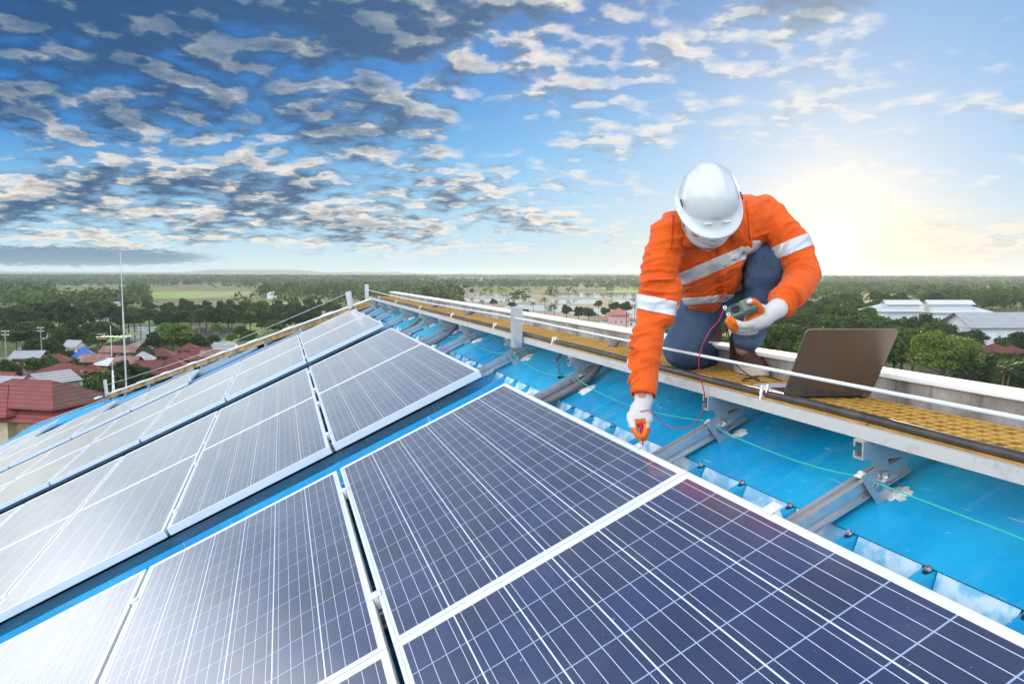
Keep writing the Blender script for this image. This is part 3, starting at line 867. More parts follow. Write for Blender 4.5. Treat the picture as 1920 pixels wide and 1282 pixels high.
for px, m, nme in [
    ([(100, 556), (235, 551), (235, 545), (110, 547)], M_lawn, 'field'), ([(0, 556), (60, 556), (60, 549), (0, 550)], M_lawn, 'field'),
    ([(280, 560), (480, 558), (470, 546), (285, 547)], M_lawn, 'field'), ([(360, 556), (470, 555), (465, 548), (370, 549)], M_dirt, 'field'),
    ([(440, 578), (620, 576), (610, 562), (460, 566)], M_lawn, 'field'), ([(590, 569), (700, 571), (700, 560), (600, 560)], M_dirt, 'field'),
    ([(468, 582), (540, 582), (535, 577), (475, 577)], M_water, 'water'), ([(610, 585), (700, 585), (700, 575), (625, 577)], M_water, 'water'),
    ([(150, 668), (300, 676), (440, 640), (470, 614), (250, 612), (165, 640)], M_pond, 'pond'),
    ([(200, 662), (255, 672), (330, 630), (300, 624)], M_mud, 'field'), ([(160, 655), (215, 640), (270, 622), (200, 628)], M_lawn, 'field'),
    ([(400, 650), (520, 618), (600, 600), (560, 592), (450, 612)], M_lawn, 'field'), ([(540, 605), (640, 590), (640, 580), (560, 585)], M_mud, 'field'),
    ([(780, 585), (1200, 604), (1200, 557), (850, 548)], M_mud, 'field'),
    ([(885, 558), (990, 558), (985, 551), (890, 552)], M_water, 'water'), ([(860, 565), (1010, 568), (1000, 560), (870, 560)], M_water, 'water'),
    ([(1020, 556), (1190, 560), (1190, 549), (1035, 549)], M_water, 'water'), ([(1025, 569), (1130, 571), (1130, 562), (1035, 562)], M_water, 'water'),
    ([(1140, 569), (1200, 571), (1200, 563), (1145, 562)], M_water, 'water'), ([(940, 577), (1080, 588), (1080, 573), (960, 571)], M_water, 'water'),
    ([(1095, 590), (1200, 598), (1200, 579), (1100, 578)], M_water, 'water'), ([(730, 560), (820, 562), (815, 556), (740, 555)], M_water, 'water'),
    ([(700, 549), (790, 550), (790, 546), (705, 546)], M_lawn, 'field'), ([(1140, 548), (1200, 549), (1200, 543), (1145, 543)], M_lawn, 'field'),
    ([(1460, 560), (1640, 560), (1640, 551), (1470, 551)], M_dirt, 'field'), ([(1840, 560), (1960, 560), (1960, 553), (1850, 553)], M_lawn, 'field')]:
    field(nme, px, m)

# low hills on the skyline
M_hill = bsdf('hill', (.05, .085, .05), 0.95, fn=vary((.05, .085, .05), .3, .004))
mb = MB(); nA = 160
for ring, (dist, hh, sd) in enumerate([(8600, 66, 3.0), (8000, 40, 9.0)]):
    vs = []
    for k in range(nA + 1):
        a = math.radians(-50 + 100 * k / nA); n_ = noise.fractal(PR(a * 5, sd, 0), 1.0, 2.0, 4)
        h = min(68, hh * (.5 + .7 * max(0, n_ + .15)) * (1.2 if a < -.15 else .8))
        for dd, f in ((-900, 0), (0, 1), (900, 0)):
            vs.append((math.sin(a) * (dist + dd), math.cos(a) * (dist + dd), h * f - .5))
    mb.add(vs, [(k * 3 + j, k * 3 + 3 + j, k * 3 + 4 + j, k * 3 + 1 + j) for k in range(nA) for j in (0, 1)])
tag(mb.build('hills', M_hill, None, True), kind='structure')


# ------------------------------------------------------------------ foliage
def leaf_mat(name, a, b, c=None):
    def fn(nt, oc):
        oi = nt.nodes.new('ShaderNodeObjectInfo'); r = Nd(nt, oi.outputs['Random'])
        n1 = nz(nt, oc, .8, 3.0, .6); n2 = nz(nt, oc, 5.0, 2.0, .5)
        col = mixc(nt, (n1 * .6 + n2 * .5).ss(.35, .75), a, b)
        return mixc(nt, r * .45, col, c or tuple(x * .7 for x in a[:3]) + (1,))
    m = bsdf(name, a, 0.55, 0, 0.35, fn)
    nt = m.node_tree; p = nt.nodes['Principled BSDF']; out = nt.nodes['Material Output']
    tr = nt.nodes.new('ShaderNodeBsdfTranslucent'); ms = nt.nodes.new('ShaderNodeMixShader'); ms.inputs[0].default_value = .42
    l = p.inputs['Base Color'].links[0].from_socket; nt.links.new(l, tr.inputs[0])
    nt.links.new(p.outputs[0], ms.inputs[1]); nt.links.new(tr.outputs[0], ms.inputs[2]); nt.links.new(ms.outputs[0], out.inputs[0]); return m
M_leafD = leaf_mat('dark_leaves', (.018, .042, .012, 1), (.046, .095, .020, 1))
M_leafM = leaf_mat('green_leaves', (.034, .075, .015, 1), (.100, .170, .028, 1))
M_leafB = leaf_mat('bright_leaves', (.080, .150, .020, 1), (.190, .290, .045, 1))
M_bark = bsdf('bark', (.14, .11, .08), .9, fn=vary((.15, .115, .085), .35, 5))


def leaves(rs, n, lobes, size, flat=.35):
    """small leaf sprays on the surface and through the volume of a set of lobes"""
    L = np.array(lobes); w = L[:, 3] ** 2 * L[:, 4]; idx = rs.choice(len(L), n, p=w / w.sum())
    d = rs.normal(size=(n, 3)); d /= np.linalg.norm(d, axis=1)[:, None]
    d[:, 2] = np.where(d[:, 2] < -.35, -d[:, 2] * .6, d[:, 2])
    rad = rs.uniform(.62, 1.06, n) ** .7
    q = d + .0; bumps = 1 + .16 * np.sin(d[:, 0] * 7 + idx) * np.cos(d[:, 1] * 6 + idx * 2) + .10 * np.sin(d[:, 2] * 11 + idx)
    c = L[idx, :3] + q * (rad * bumps)[:, None] * np.stack([L[idx, 3], L[idx, 3], L[idx, 4]], 1)
    nrm = d * .8 + rs.normal(size=(n, 3)) * .65; nrm[:, 2] += .25; nrm /= np.linalg.norm(nrm, axis=1)[:, None]
    t = np.cross(nrm, rs.normal(size=(n, 3))); t /= np.linalg.norm(t, axis=1)[:, None]; b = np.cross(nrm, t)
    s = size * rs.uniform(.6, 1.35, n)[:, None]
    v = np.stack([c - t * s, c + b * s * .55 + nrm * s * .15, c + t * s * 1.05, c - b * s * .55 + nrm * s * .1], 1).reshape(-1, 3)
    f = np.arange(4 * n).reshape(-1, 4); return v, f


def crown_lobes(rs, W, H, z0, n):
    out = [(0, 0, z0 + H * .5, W * .30, H * .36)]
    for k in range(n):
        a = rs.uniform(0, 2 * PI); rr = W * rs.uniform(.16, .34); zz = rs.uniform(.22, .86)
        s = rs.uniform(.13, .22) * (1.15 - abs(zz - .5) * .7)
        out.append((math.cos(a) * rr * (1.25 - zz * .75), math.sin(a) * rr * (1.25 - zz * .75), z0 + H * zz, W * s, W * s * rs.uniform(.6, .85)))
    return out


def trunk_mb(H, r, lobes, rs):
    mb = MB(); top = PR(rs.uniform(-.2, .2), rs.uniform(-.2, .2), H * .55)
    mb.tube([PR(0, 0, -.3), PR(0, 0, H * .15), top * .6 + PR(0, 0, H * .1), top], [r * 1.35, r, r * .8, r * .45], 8)
    for l in lobes[1:9]:
        st = top * rs.uniform(.45, .95); e = PR(*l[:3]); mid = (st + e) / 2 + PR(0, 0, -.15)
        mb.tube([st, mid, e], [r * .42, r * .26, r * .08], 5)
    return mb


def tree_proto(seed, W, H, leafmat, nl, size, trunk=.22, nlob=14, name='tree'):
    rs = np.random.RandomState(seed); lobes = crown_lobes(rs, W, H * (1 - trunk), H * trunk, nlob)
    root = empty(name, Matrix.Identity(4), 'x', 'tree')
    v, f = leaves(rs, nl, lobes, size); me = np_mesh('crown', v, f, leafmat); link_mesh('crown', me, root)
    trunk_mb(H, .025 * H, lobes, rs).build('trunk', M_bark, root, True); note_kids(root); return root


def palm_proto(seed, H, fr, mat, name='palm_tree', thick=.13, n=17):
    rs = np.random.RandomState(seed); root = empty(name, Matrix.Identity(4), 'x', 'palm tree')
    lean = PR(rs.uniform(-.5, .5), rs.uniform(-.5, .5), 0); mb = MB()
    pts = [PR(0, 0, -.2) + lean * (k / 6) ** 2 + PR(0, 0, H * k / 6) for k in range(7)]
    mb.tube(pts, [thick * (1.5 - .7 * k / 6) for k in range(7)], 8); mb.build('trunk', M_bark, root, True)
    V_, F_ = [], []
    for i in range(n):
        a = 2.4 * i + rs.uniform(-.2, .2); el = rs.uniform(-.15, 1.25); L_ = fr * rs.uniform(.8, 1.1)
        hd = PR(math.cos(a), math.sin(a), 0); p = pts[-1].copy(); dirn = hd * math.cos(el) + ZV * math.sin(el); m_ = 11
        for k in range(m_):
            nx = p + dirn * (L_ / m_); side = dirn.cross(ZV).normalized(); upn = side.cross(dirn)
            wl = L_ * .26 * math.sin(PI * (k + .9) / (m_ + .9)) ** .7
            for s_ in (-1, 1):
                for j in range(2):
                    o_ = p + (nx - p) * (j * .5); tip = o_ + side * s_ * wl - ZV * wl * .45 + dirn * wl * .35
                    b_ = len(V_); V_.extend([tuple(o_), tuple(o_ + (nx - p) * .34), tuple(tip)]); F_.append((b_, b_ + 1, b_ + 2))
            p = nx; dirn = (dirn - ZV * (.16 + .05 * k / m_)).normalized()
    link_mesh('crown', np_mesh('crown', np.array(V_), np.array(F_), mat), root); note_kids(root); return root


def banana_proto(seed, H, mat):
    rs = np.random.RandomState(seed); root = empty('banana_plant', Matrix.Identity(4), 'x', 'banana plant'); V_, F_ = [], []
    mb = MB(); 
    for s_ in range(4):
        bx, by = rs.uniform(-.8, .8, 2); mb.tube([PR(bx, by, -.1), PR(bx, by, H * .45)], [.13, .09], 7)
        for i in range(8):
            a = 2.4 * i + s_; el = rs.uniform(.5, 1.3); L_ = H * .62 * rs.uniform(.7, 1.05); hd = PR(math.cos(a), math.sin(a), 0)
            p = PR(bx, by, H * .42); dirn = hd * math.cos(el) + ZV * math.sin(el); prev = None
            for k in range(8):
                side = dirn.cross(ZV).normalized(); w = L_ * .17 * math.sin(PI * (k + .6) / 8.2) ** .6
                row = [tuple(p - side * w - ZV * w * .25), tuple(p), tuple(p + side * w - ZV * w * .25)]
                b_ = len(V_); V_.extend(row)
                if k: F_.extend([(b_ - 3, b_ - 2, b_ + 1, b_), (b_ - 2, b_ - 1, b_ + 2, b_ + 1)])
                p = p + dirn * (L_ / 8); dirn = (dirn - ZV * .22).normalized()
    mb.build('stem', M_leafM, root, True); link_mesh('leaves', np_mesh('leaves', np.array(V_), np.array(F_), mat), root); note_kids(root); return root


# ------------------------------------------------------------------ trees that can be told apart
T = {}
T['d1'] = tree_proto(1, 8.5, 8.5, M_leafD, 3400, .34); T['d2'] = tree_proto(2, 7.5, 9.5, M_leafD, 3400, .34)
T['m1'] = tree_proto(3, 8.5, 8.0, M_leafM, 3400, .34); T['m2'] = tree_proto(4, 6.5, 9.0, M_leafM, 3200, .32)
T['m3'] = tree_proto(5, 10.0, 8.6, M_leafM, 4200, .36); T['b1'] = tree_proto(6, 6.5, 6.5, M_leafB, 3000, .30)
T['bush'] = tree_proto(7, 5.0, 3.2, M_leafD, 1900, .26, .05, 10, 'bush'); T['bushm'] = tree_proto(8, 5.0, 3.0, M_leafM, 1900, .26, .05, 10, 'bush')
T['palm'] = palm_proto(9, 8.5, 3.2, M_leafM); T['palm2'] = palm_proto(10, 6.0, 3.0, M_leafD); T['ban'] = banana_proto(11, 4.5, M_leafB)
usedT = set(); n_tree = 0
def plant(kind, px, py, h, label, group=None, rot=None, zb=0.0):
    """a tree whose foot stands on the ground where the sight line through px, py meets it"""
    global n_tree
    p = onz(px, py, 0.0); o = T[kind]
    base_h = {'d1': 8.5, 'd2': 9.5, 'm1': 8, 'm2': 9, 'm3': 8.6, 'b1': 6.5, 'bush': 3.2, 'bushm': 3.0, 'palm': 9.5, 'palm2': 7.0, 'ban': 4.5}[kind]
    s = h * KS / base_h; n_tree += 1
    sx = s * random.uniform(.88, 1.16)
    M = Matrix.Translation(p) @ Matrix.Rotation(random.uniform(0, 6.28) if rot is None else rot, 4, 'Z') @ Matrix.Diagonal((sx, sx, s, 1))
    if kind in usedT: o = copy_tree(o, None, M)
    else: o.matrix_world = M; usedT.add(kind)
    cat = {'palm': 'palm tree', 'palm2': 'palm tree', 'ban': 'banana plant', 'bush': 'bush', 'bushm': 'bush'}.get(kind, 'tree')
    tag(o, label, cat, group); return o


ORD = ['first', 'second', 'third', 'fourth', 'fifth', 'sixth', 'seventh', 'eighth', 'ninth', 'tenth', 'eleventh', 'twelfth', 'thirteenth', 'fourteenth', 'fifteenth', 'sixteenth', 'seventeenth', 'eighteenth', 'nineteenth', 'twentieth', '21st', '22nd', '23rd', '24th']
def belt(kinds, x0, x1, y0, y1, h0, h1, n, label, group, seed):
    rr = random.Random(seed); st = random.getstate(); random.seed(seed)
    for i in range(n):
        f = (i + rr.uniform(.1, .9)) / n
        plant(rr.choice(kinds), x0 + (x1 - x0) * f, rr.uniform(y0, y1), rr.uniform(h0, h1), '%s, %s from the left' % (label, ORD[i]), group)
    random.setstate(st)


# left
belt(['d1', 'd2', 'd1', 'm1'], 228, 600, 619, 625, 5.2, 6.6, 22, 'dark broadleaf tree on the far bank of the pond', 'trees lining the far bank of the pond', 1)
belt(['d1', 'd2', 'm1'], 300, 640, 596, 606, 5.0, 6.6, 20, 'dark tree in the second row behind the pond trees', 'trees behind the pond row', 2)
belt(['d1', 'd2', 'd1', 'm1', 'm2'], -20, 250, 612, 634, 6.2, 8.2, 24, 'dark broadleaf tree in the wood behind the village', 'wood behind the village', 3)
belt(['d1', 'm1', 'm2', 'bush'], -10, 215, 640, 664, 4.0, 6.2, 18, 'green tree between wood and first village roofs', 'trees at the edge of the village', 4)
belt(['m1', 'bushm', 'b1'], 395, 600, 622, 650, 2.6, 3.8, 9, 'low green bush on the grassy bank right of the pond', 'bushes right of the pond', 5)
belt(['d1', 'd2'], 60, 640, 580, 592, 4.0, 5.6, 24, 'dark tree in the belt by the long warehouse', 'tree belt by the warehouse', 6)
plant('b1', 325, 668, 6.4, 'bright yellow green tree with drooping leaves rising above the village roofs'); plant('ban', 338, 667, 4.6, 'clump of pale green banana leaves beside the bright tree')
plant('d1', 290, 672, 4.8, 'round dark green tree left of the bright tree in the village'); plant('bush', 366, 664, 4.0, 'dark bush right of the bright tree in the village')
plant('m1', 400, 660, 3.6, 'mid green tree left of the white shed in the village')
plant('d1', 245, 745, 4.6, 'dark tree between the rod and the big dark red roof'); plant('d2', 228, 752, 4.4, 'dark tree left of the rod, over the red roof')
plant('m1', 205, 758, 4.0, 'dark green tree behind the white stand of the aerial'); plant('m1', 180, 764, 3.6, 'leafy tree right of the mossy red roof')
plant('bushm', 160, 742, 2.6, 'small bush in front of the white shed roof'); plant('ban', 195, 728, 3.4, 'banana leaves beside the white shed roof')
plant('m2', 15, 728, 4.0, 'green tree at the left edge in front of the grey roofed house'); plant('d2', 28, 735, 3.8, 'dark tree left of the grey gable roof')
plant('bush', 120, 690, 3.0, 'dark bush in front of the blue roof'); plant('d1', 95, 684, 4.6, 'dark tree between the timber house and the blue roofed house')
plant('d1', 70, 678, 4.6, 'dark tree behind the timber house with the grey roof'); plant('m1', 270, 690, 3.4, 'small tree between two dark red roofs')
plant('bushm', 240, 712, 2.6, 'bush in front of the dark red hip roofs')
# middle
for i, (x, y, k, h) in enumerate([(905, 578, 'palm2', 4.0), (925, 576, 'd1', 4.0), (1022, 591, 'palm', 6.4), (1040, 596, 'palm2', 5.2), (865, 570, 'd1', 3.6), (885, 553, 'd2', 5), (960, 578, 'bush', 3),
                                  (1062, 598, 'd1', 5), (1085, 604, 'd2', 5.4), (1104, 607, 'm1', 5.2), (1122, 583, 'm1', 4.6), (1136, 602, 'm1', 4.6), (1152, 590, 'd1', 5.0), (1172, 592, 'd1', 5.4), (1190, 590, 'palm', 6.5),
                                  (1150, 616, 'bushm', 3), (1180, 618, 'bushm', 3), (985, 592, 'bush', 2.6), (1000, 586, 'palm2', 4.6), (1210, 600, 'm1', 5)]):
    wh = ['palm leaning over the flooded fields', 'tree standing alone in the flooded fields', 'tree near the pink house']
    nm = {'palm': 'tall palm', 'palm2': 'short dark palm', 'd1': 'dark round tree', 'd2': 'dark upright tree', 'm1': 'green tree', 'bush': 'dark bush', 'bushm': 'green bush'}[k]
    tag(plant(k, x, y, h, 'x'), '%s among the flooded fields beyond the parapet, %s from the left' % (nm, ['1st', '2nd', '3rd', '4th', '5th', '6th', '7th', '8th', '9th', '10th', '11th', '12th', '13th', '14th', '15th', '16th', '17th', '18th', '19th', '20th'][sorted([905, 925, 1022, 1040, 865, 885, 960, 1062, 1085, 1104, 1122, 1136, 1152, 1172, 1190, 1150, 1180, 985, 1000, 1210]).index(x)]))
# right
belt(['m1', 'd1', 'm2', 'm3'], 1300, 1640, 640, 672, 6.5, 8.8, 18, 'green tree in the wood right behind the worker', 'wood right behind the worker', 7)
belt(['m1', 'm2', 'm3', 'b1'], 1250, 1560, 690, 735, 6.0, 7.8, 12, 'leafy tree close beyond the parapet behind the worker', 'trees close behind the parapet', 8)
belt(['m1', 'm3', 'd1', 'm2'], 1430, 1660, 606, 622, 7.0, 9.0, 16, 'tree in the glowing wood left of the white hall', 'wood under the glow', 9)
belt(['d1', 'd2', 'palm', 'm1'], 1560, 1960, 572, 590, 7.0, 9.0, 22, 'dark tree or palm in the belt behind the halls', 'belt behind the halls', 10)
belt(['d1', 'm1', 'd2', 'm3'], 1545, 1790, 655, 685, 6.6, 7.8, 16, 'tree standing in front of the white hall', 'trees in front of the white hall', 11)
belt(['d1', 'd2', 'm1'], 1800, 1950, 652, 690, 4.6, 6.0, 8, 'dark tree between grey roofed hall and brown roof', 'trees round the brown roof', 12)
belt(['palm2', 'd1', 'palm2', 'bushm'], 1815, 1960, 735, 775, 4.6, 5.6, 9, 'dark palm or tree above the parapet, right edge', 'palms at the right edge', 13)
belt(['m1', 'm2', 'd1', 'm3'], 1440, 1720, 690, 745, 6.8, 8.0, 16, 'leafy tree behind the laptop, beyond the parapet', 'trees behind the laptop', 14)
belt(['d1', 'bush', 'm1'], 1790, 1960, 700, 730, 3.6, 5.0, 8, 'low dark tree left of the palms at the right edge', 'low trees at the right', 15)
belt(['bush', 'm1', 'bushm', 'd1', 'ban'], 30, 420, 680, 735, 1.8, 3.6, 18, 'small tree or bush growing between the village houses', 'greenery between the village houses', 16)
# the big round tree
rs = np.random.RandomState(77); p = onz(1765, 745, 0)
big = empty('round_tree', p, 'big round bright green tree right of the laptop, nearest above the parapet', 'tree')
lobes = [(0, 0, 5.2, 3.0, 2.4)]
for k in range(34):
    a = rs.uniform(0, 2 * PI); z_ = rs.uniform(-.35, 1.0); r_ = math.sqrt(max(.05, 1 - z_ * z_))
    lobes.append((math.cos(a) * r_ * 3.5, math.sin(a) * r_ * 3.5, 5.0 + z_ * 2.55, rs.uniform(.75, 1.25), rs.uniform(.6, .9)))
v, f = leaves(rs, 15000, lobes, .20)
M_leafR = leaf_mat('round_tree_leaves', (.095, .155, .022, 1), (.22, .30, .05, 1))
big.scale = (KS, KS, KS)
o = link_mesh('crown', np_mesh('crown', v, f, M_leafR), big); trunk_mb(7.0, .25, lobes, rs).build('trunk', M_bark, big, True)

# ------------------------------------------------------------------ woods too dense to count
def wood(name, n, az0, az1, d0, d1, h0, h1, label, seed, nleaf, size, keep=None):
    rs = np.random.RandomState(seed); VV, FF = [], []; base = 0
    tv = []
    for k in range(4):
        lobes = crown_lobes(rs, 1.0, .98, -.06, 9); tv.append(leaves(rs, nleaf, lobes, size))
    m = 0
    while m < n:
        a = rs.uniform(az0, az1); d = math.exp(rs.uniform(math.log(d0), math.log(d1))) * KS
        x, y = math.tan(a) * d, d
        if keep and not keep(x, y, a, d, rs): continue
        m += 1; v, f = tv[rs.randint(4)]; h = rs.uniform(h0, h1) * KS; w = h * rs.uniform(.9, 1.4); r_ = rs.uniform(0, 6.28)
        c_, s_ = math.cos(r_), math.sin(r_)
        vv = np.stack([(v[:, 0] * c_ - v[:, 1] * s_) * w + x, (v[:, 0] * s_ + v[:, 1] * c_) * w + y, v[:, 2] * h], 1)
        VV.append(vv); FF.append(f + base); base += len(v)
    me = np_mesh(name, np.concatenate(VV), np.concatenate(FF), M_leafW); o = link_mesh(name, me); return tag(o, label, 'woodland', kind='stuff')


M_leafW = leaf_mat('far_leaves', (.030, .065, .018, 1), (.085, .140, .030, 1))
_nt = M_leafW.node_tree; _tc = [n for n in _nt.nodes if n.type == 'TEX_COORD'][0].outputs['Object']
_l = _nt.nodes['Principled BSDF'].inputs['Base Color'].links[0].from_socket
_c = mixc(_nt, nz(_nt, _tc, .012, 4.0, .6).ss(.45, .62), _l, (.13, .20, .045, 1)); _c = mixc(_nt, nz(_nt, _tc, .035, 3.0, .6).ss(.55, .66), _c, (.020, .050, .020, 1))
_nt.links.new(_c, _nt.nodes['Principled BSDF'].inputs['Base Color'])
def clump(x, y, a, d, rs, lo=.0):
    n_ = noise.noise(PR(x * .006, y * .0035, 3.3)) + .6 * noise.noise(PR(x * .02, y * .008, 7.0))
    px = 960 + math.tan(a) * FPX; py = 514 + CAM.z / d * FPX; x /= KS; y /= KS
    if 860 < px < 1210 and 544 < py < 620: return rs.uniform() < .012
    if 100 < px < 245 and 543 < py < 574: return False
    if 275 < px < 490 and 544 < py < 576: return False
    if 440 < px < 700 and 560 < py < 594: return rs.uniform() < .12
    return n_ > -.05 - .2 * (d > 900)
wood('woodland', 5200, -.66, .66, 300, 1500, 7, 11, 'broken belts of dark trees across the plain, fading into haze', 21, 46, .085, clump)
wood('far_woodland', 8500, -.66, .66, 1300, 5800, 10, 16, 'far blue green woods along the horizon', 22, 14, .20, lambda x, y, a, d, rs: noise.noise(PR(x * .0008, y * .0005, 1.3)) > -.25)

# ------------------------------------------------------------------ houses
def tiles(c, c2, rib=5.0, moss=.4):
    def fn(nt, oc):
        x, y, z = sep(nt, oc)
        w = nt.nodes.new('ShaderNodeTexWave'); w.wave_type = 'BANDS'; w.bands_direction = 'Z'; nt.links.new(oc, w.inputs[0]); w.inputs['Scale'].default_value = .75
        m_ = nz(nt, oc, .55, 5.0, .65).ss(.5, .68) * moss
        c_ = mixc(nt, Nd(nt, w.outputs[1]) * .75, c, tuple(k * .5 for k in c[:3]) + (1,))
        return mixc(nt, m_, c_, c2)
    return fn
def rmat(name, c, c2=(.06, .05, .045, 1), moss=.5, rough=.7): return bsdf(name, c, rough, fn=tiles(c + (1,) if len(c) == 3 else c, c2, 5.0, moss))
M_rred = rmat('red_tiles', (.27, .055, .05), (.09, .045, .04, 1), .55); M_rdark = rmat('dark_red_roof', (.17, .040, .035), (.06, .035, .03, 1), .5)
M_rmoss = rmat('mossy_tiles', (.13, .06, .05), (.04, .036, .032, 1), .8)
M_rgrey = rmat('grey_sheet_roof', (.42, .44, .46), (.22, .22, .22, 1), .4); M_rrust = rmat('rusty_roof', (.27, .14, .105), (.38, .33, .30, 1), .6)
M_rwhite = rmat('white_sheet_roof', (.72, .76, .80), (.5, .5, .5, 1), .3); M_rblue = rmat('blue_sheet_roof', (.03, .17, .52), (.05, .12, .3, 1), .3)
M_rpink = rmat('salmon_roof', (.52, .20, .15), (.35, .15, .12, 1), .3)
M_wood = bsdf('dark_timber', (.075, .045, .035), .85, fn=vary((.075, .045, .035), .4, 2)); M_cream = bsdf('cream_wall', (.52, .44, .30), .85, fn=vary((.52, .44, .30), .12, 1))
M_wwall = bsdf('white_wall', (.72, .74, .76), .85, fn=vary((.72, .74, .76), .1, 1)); M_redw = bsdf('red_wall', (.20, .045, .045), .85, fn=vary((.2, .045, .045), .2, 1))
M_pinkw = bsdf('pink_wall', (.62, .38, .40), .85, fn=vary((.62, .38, .40), .1, 1)); M_greenw = bsdf('green_wall', (.30, .45, .22), .85, fn=vary((.3, .45, .22), .1, 1))
M_pane = bsdf('window_glass', (.03, .04, .05), .12, 0, .6); M_trim = bsdf('white_trim', (.74, .74, .72), .6)


def house(px, py, zr, L, W, ze, rot, roof, wall, label, hip=True, over=.6, cat='house', wins=3, door=True, mat2=None, tower=0, k=1.12):
    zr, L, W, ze, over = zr * k, L * k, W * k, ze * k, over * k
    c = onz(px, py, zr); c.z = 0
    e = empty('house', Matrix.Translation(c) @ Matrix.Rotation(math.radians(rot), 4, 'Z'), label, cat)
    mb = MB(); l2, w2 = L / 2, W / 2
    if hip: mb.box((-l2, -w2, 0), (L, 0, 0), (0, W, 0), (0, 0, ze))
    else:
        for yy in (-w2, w2 - .12): mb.box((-l2, yy, 0), (L, 0, 0), (0, .12, 0), (0, 0, ze))
        for xx in (-l2, l2 - .12): mb.prism([PR(xx, -w2 + .12, 0), PR(xx, w2 - .12, 0), PR(xx, w2 - .12, ze), PR(xx, 0, zr - .12), PR(xx, -w2 + .12, ze)], (.12, 0, 0))
    mb.build('wall', wall, e)
    mb = MB(); a, b = l2 + over, w2 + over; sl_ = (zr - ze) / w2; zo = ze - sl_ * over + .06; zt_ = zr + .06
    r_ = (a - b) if hip else a; r_ = max(r_, .2)
    top = [PR(-r_, 0, zt_), PR(r_, 0, zt_)]; lo = [PR(-a, -b, zo), PR(a, -b, zo), PR(a, b, zo), PR(-a, b, zo)]
    vs = lo + top; vs2 = [v_ - PR(0, 0, .14) for v_ in vs]
    fs = [(0, 1, 5, 4), (2, 3, 4, 5)] + ([(1, 2, 5), (3, 0, 4)] if hip else [])
    mb.add(vs, fs); 
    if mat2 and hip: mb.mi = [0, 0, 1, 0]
    mb.add(vs2, [f_[::-1] for f_ in fs]); mb.add(lo + [v_ - PR(0, 0, .14) for v_ in lo], [(0, 4, 5, 1), (1, 5, 6, 2), (2, 6, 7, 3), (3, 7, 4, 0)])
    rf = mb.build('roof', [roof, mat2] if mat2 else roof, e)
    mb = MB(); mb.tube([top[0], top[1]], .10, 6)
    if hip:
        for p_, q_ in ((0, 0), (3, 0), (1, 1), (2, 1)): mb.tube([lo[p_], top[q_]], .09, 6)
    mb.build('ridge_cap', roof, rf)
    for k in range(wins):
        fx = -l2 + L * (k + .5 + (.0 if not door else .1)) / wins
        for yy, s_ in ((-w2, -1),):
            zc = ze * .62
            m1 = MB(); ww, wh = .9, 1.1
            for (ax_, az_, bx, bz) in ((-ww / 2, -wh / 2, ww, .07), (-ww / 2, wh / 2 - .07, ww, .07), (-ww / 2, -wh / 2 + .07, .07, wh - .14), (ww / 2 - .07, -wh / 2 + .07, .07, wh - .14), (-.03, -wh / 2 + .07, .06, wh - .14)):
                m1.box((fx + ax_, yy - .05, zc + az_), (bx, 0, 0), (0, .06, 0), (0, 0, bz))
            fr = m1.build('window', M_trim, e)
            m1 = MB(); m1.box((fx - ww / 2 + .05, yy - .02, zc - wh / 2 + .05), (ww - .1, 0, 0), (0, .03, 0), (0, 0, wh - .1)); m1.build('pane', M_pane, fr)
    for sx in (-1, 1):
        for fy in (-.22, .22):
            zc = ze * .62; m1 = MB(); x0 = sx * l2
            m1.box((x0 - .03, W * fy - .5, zc - .55), (.06, 0, 0), (0, 1.0, 0), (0, 0, 1.1)); fr = m1.build('window', M_trim, e)
            m1 = MB(); m1.box((x0 + (sx * .035) - .003, W * fy - .42, zc - .47), (.006, 0, 0), (0, .84, 0), (0, 0, .94)); m1.build('pane', M_pane, fr)
    if door:
        m1 = MB(); fx = -l2 + .7; m1.box((fx - .45, -w2 - .04, 0), (.9, 0, 0), (0, .05, 0), (0, 0, 2.0)); m1.build('door', M_wood if wall is not M_wood else M_rgrey, e)
    return e


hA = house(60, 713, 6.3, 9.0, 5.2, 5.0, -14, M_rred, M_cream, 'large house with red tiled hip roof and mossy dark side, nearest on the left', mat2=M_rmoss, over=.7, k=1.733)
# lower skirt roof of the large house
KK = 1.733
lr = [(-5.9, -4.1, 3.75), (5.9, -4.1, 3.75), (4.55, -2.65, 4.45), (-4.55, -2.65, 4.45), (5.9, 4.1, 3.75), (4.55, 2.65, 4.45)]
lr = [(a_ * KK, b_ * KK, c_ * KK) for a_, b_, c_ in lr]
mb = MB(); mb.add(lr, [(0, 1, 2, 3), (1, 4, 5, 2)]); mb.add([(a_, b_, c_ - .1) for a_, b_, c_ in lr], [(3, 2, 1, 0), (2, 5, 4, 1)])
mb.build('skirt_roof', M_rred, hA)
house(-22, 722, 5.9, 9, 5.0, 4.6, -14, M_rred, M_cream, 'neighbouring red tiled wing cut by the left edge of the picture', over=.9, k=1.733)
house(52, 783, 3.4, 3.4, 3.4, 2.3, -12, M_rred, M_cream, 'small red tiled porch roof in front of the large red roofed house', over=.5, wins=1, k=1.733)
house(146, 744, 4.9, 5, 5, 3.2, -14, M_rmoss, M_cream, 'cream walled wing with a mossy brown roof beside the aerial stand', over=.5, wins=2, k=1.6)
house(95, 697, 5.1, 6, 5, 3.8, 66, M_rgrey, M_rgrey, 'grey sheet roof house whose gable faces the camera, behind the red tiled roof', hip=False, over=.4, k=1.25)
house(20, 706, 4.5, 6, 5.5, 3.3, -10, M_rgrey, M_wwall, 'low pale grey roof left of the grey gable', hip=False)
house(150, 709, 3.5, 6, 3.6, 2.5, -8, M_rgrey, M_wwall, 'flat pale grey shed roof right of the grey gable', hip=False, wins=0)
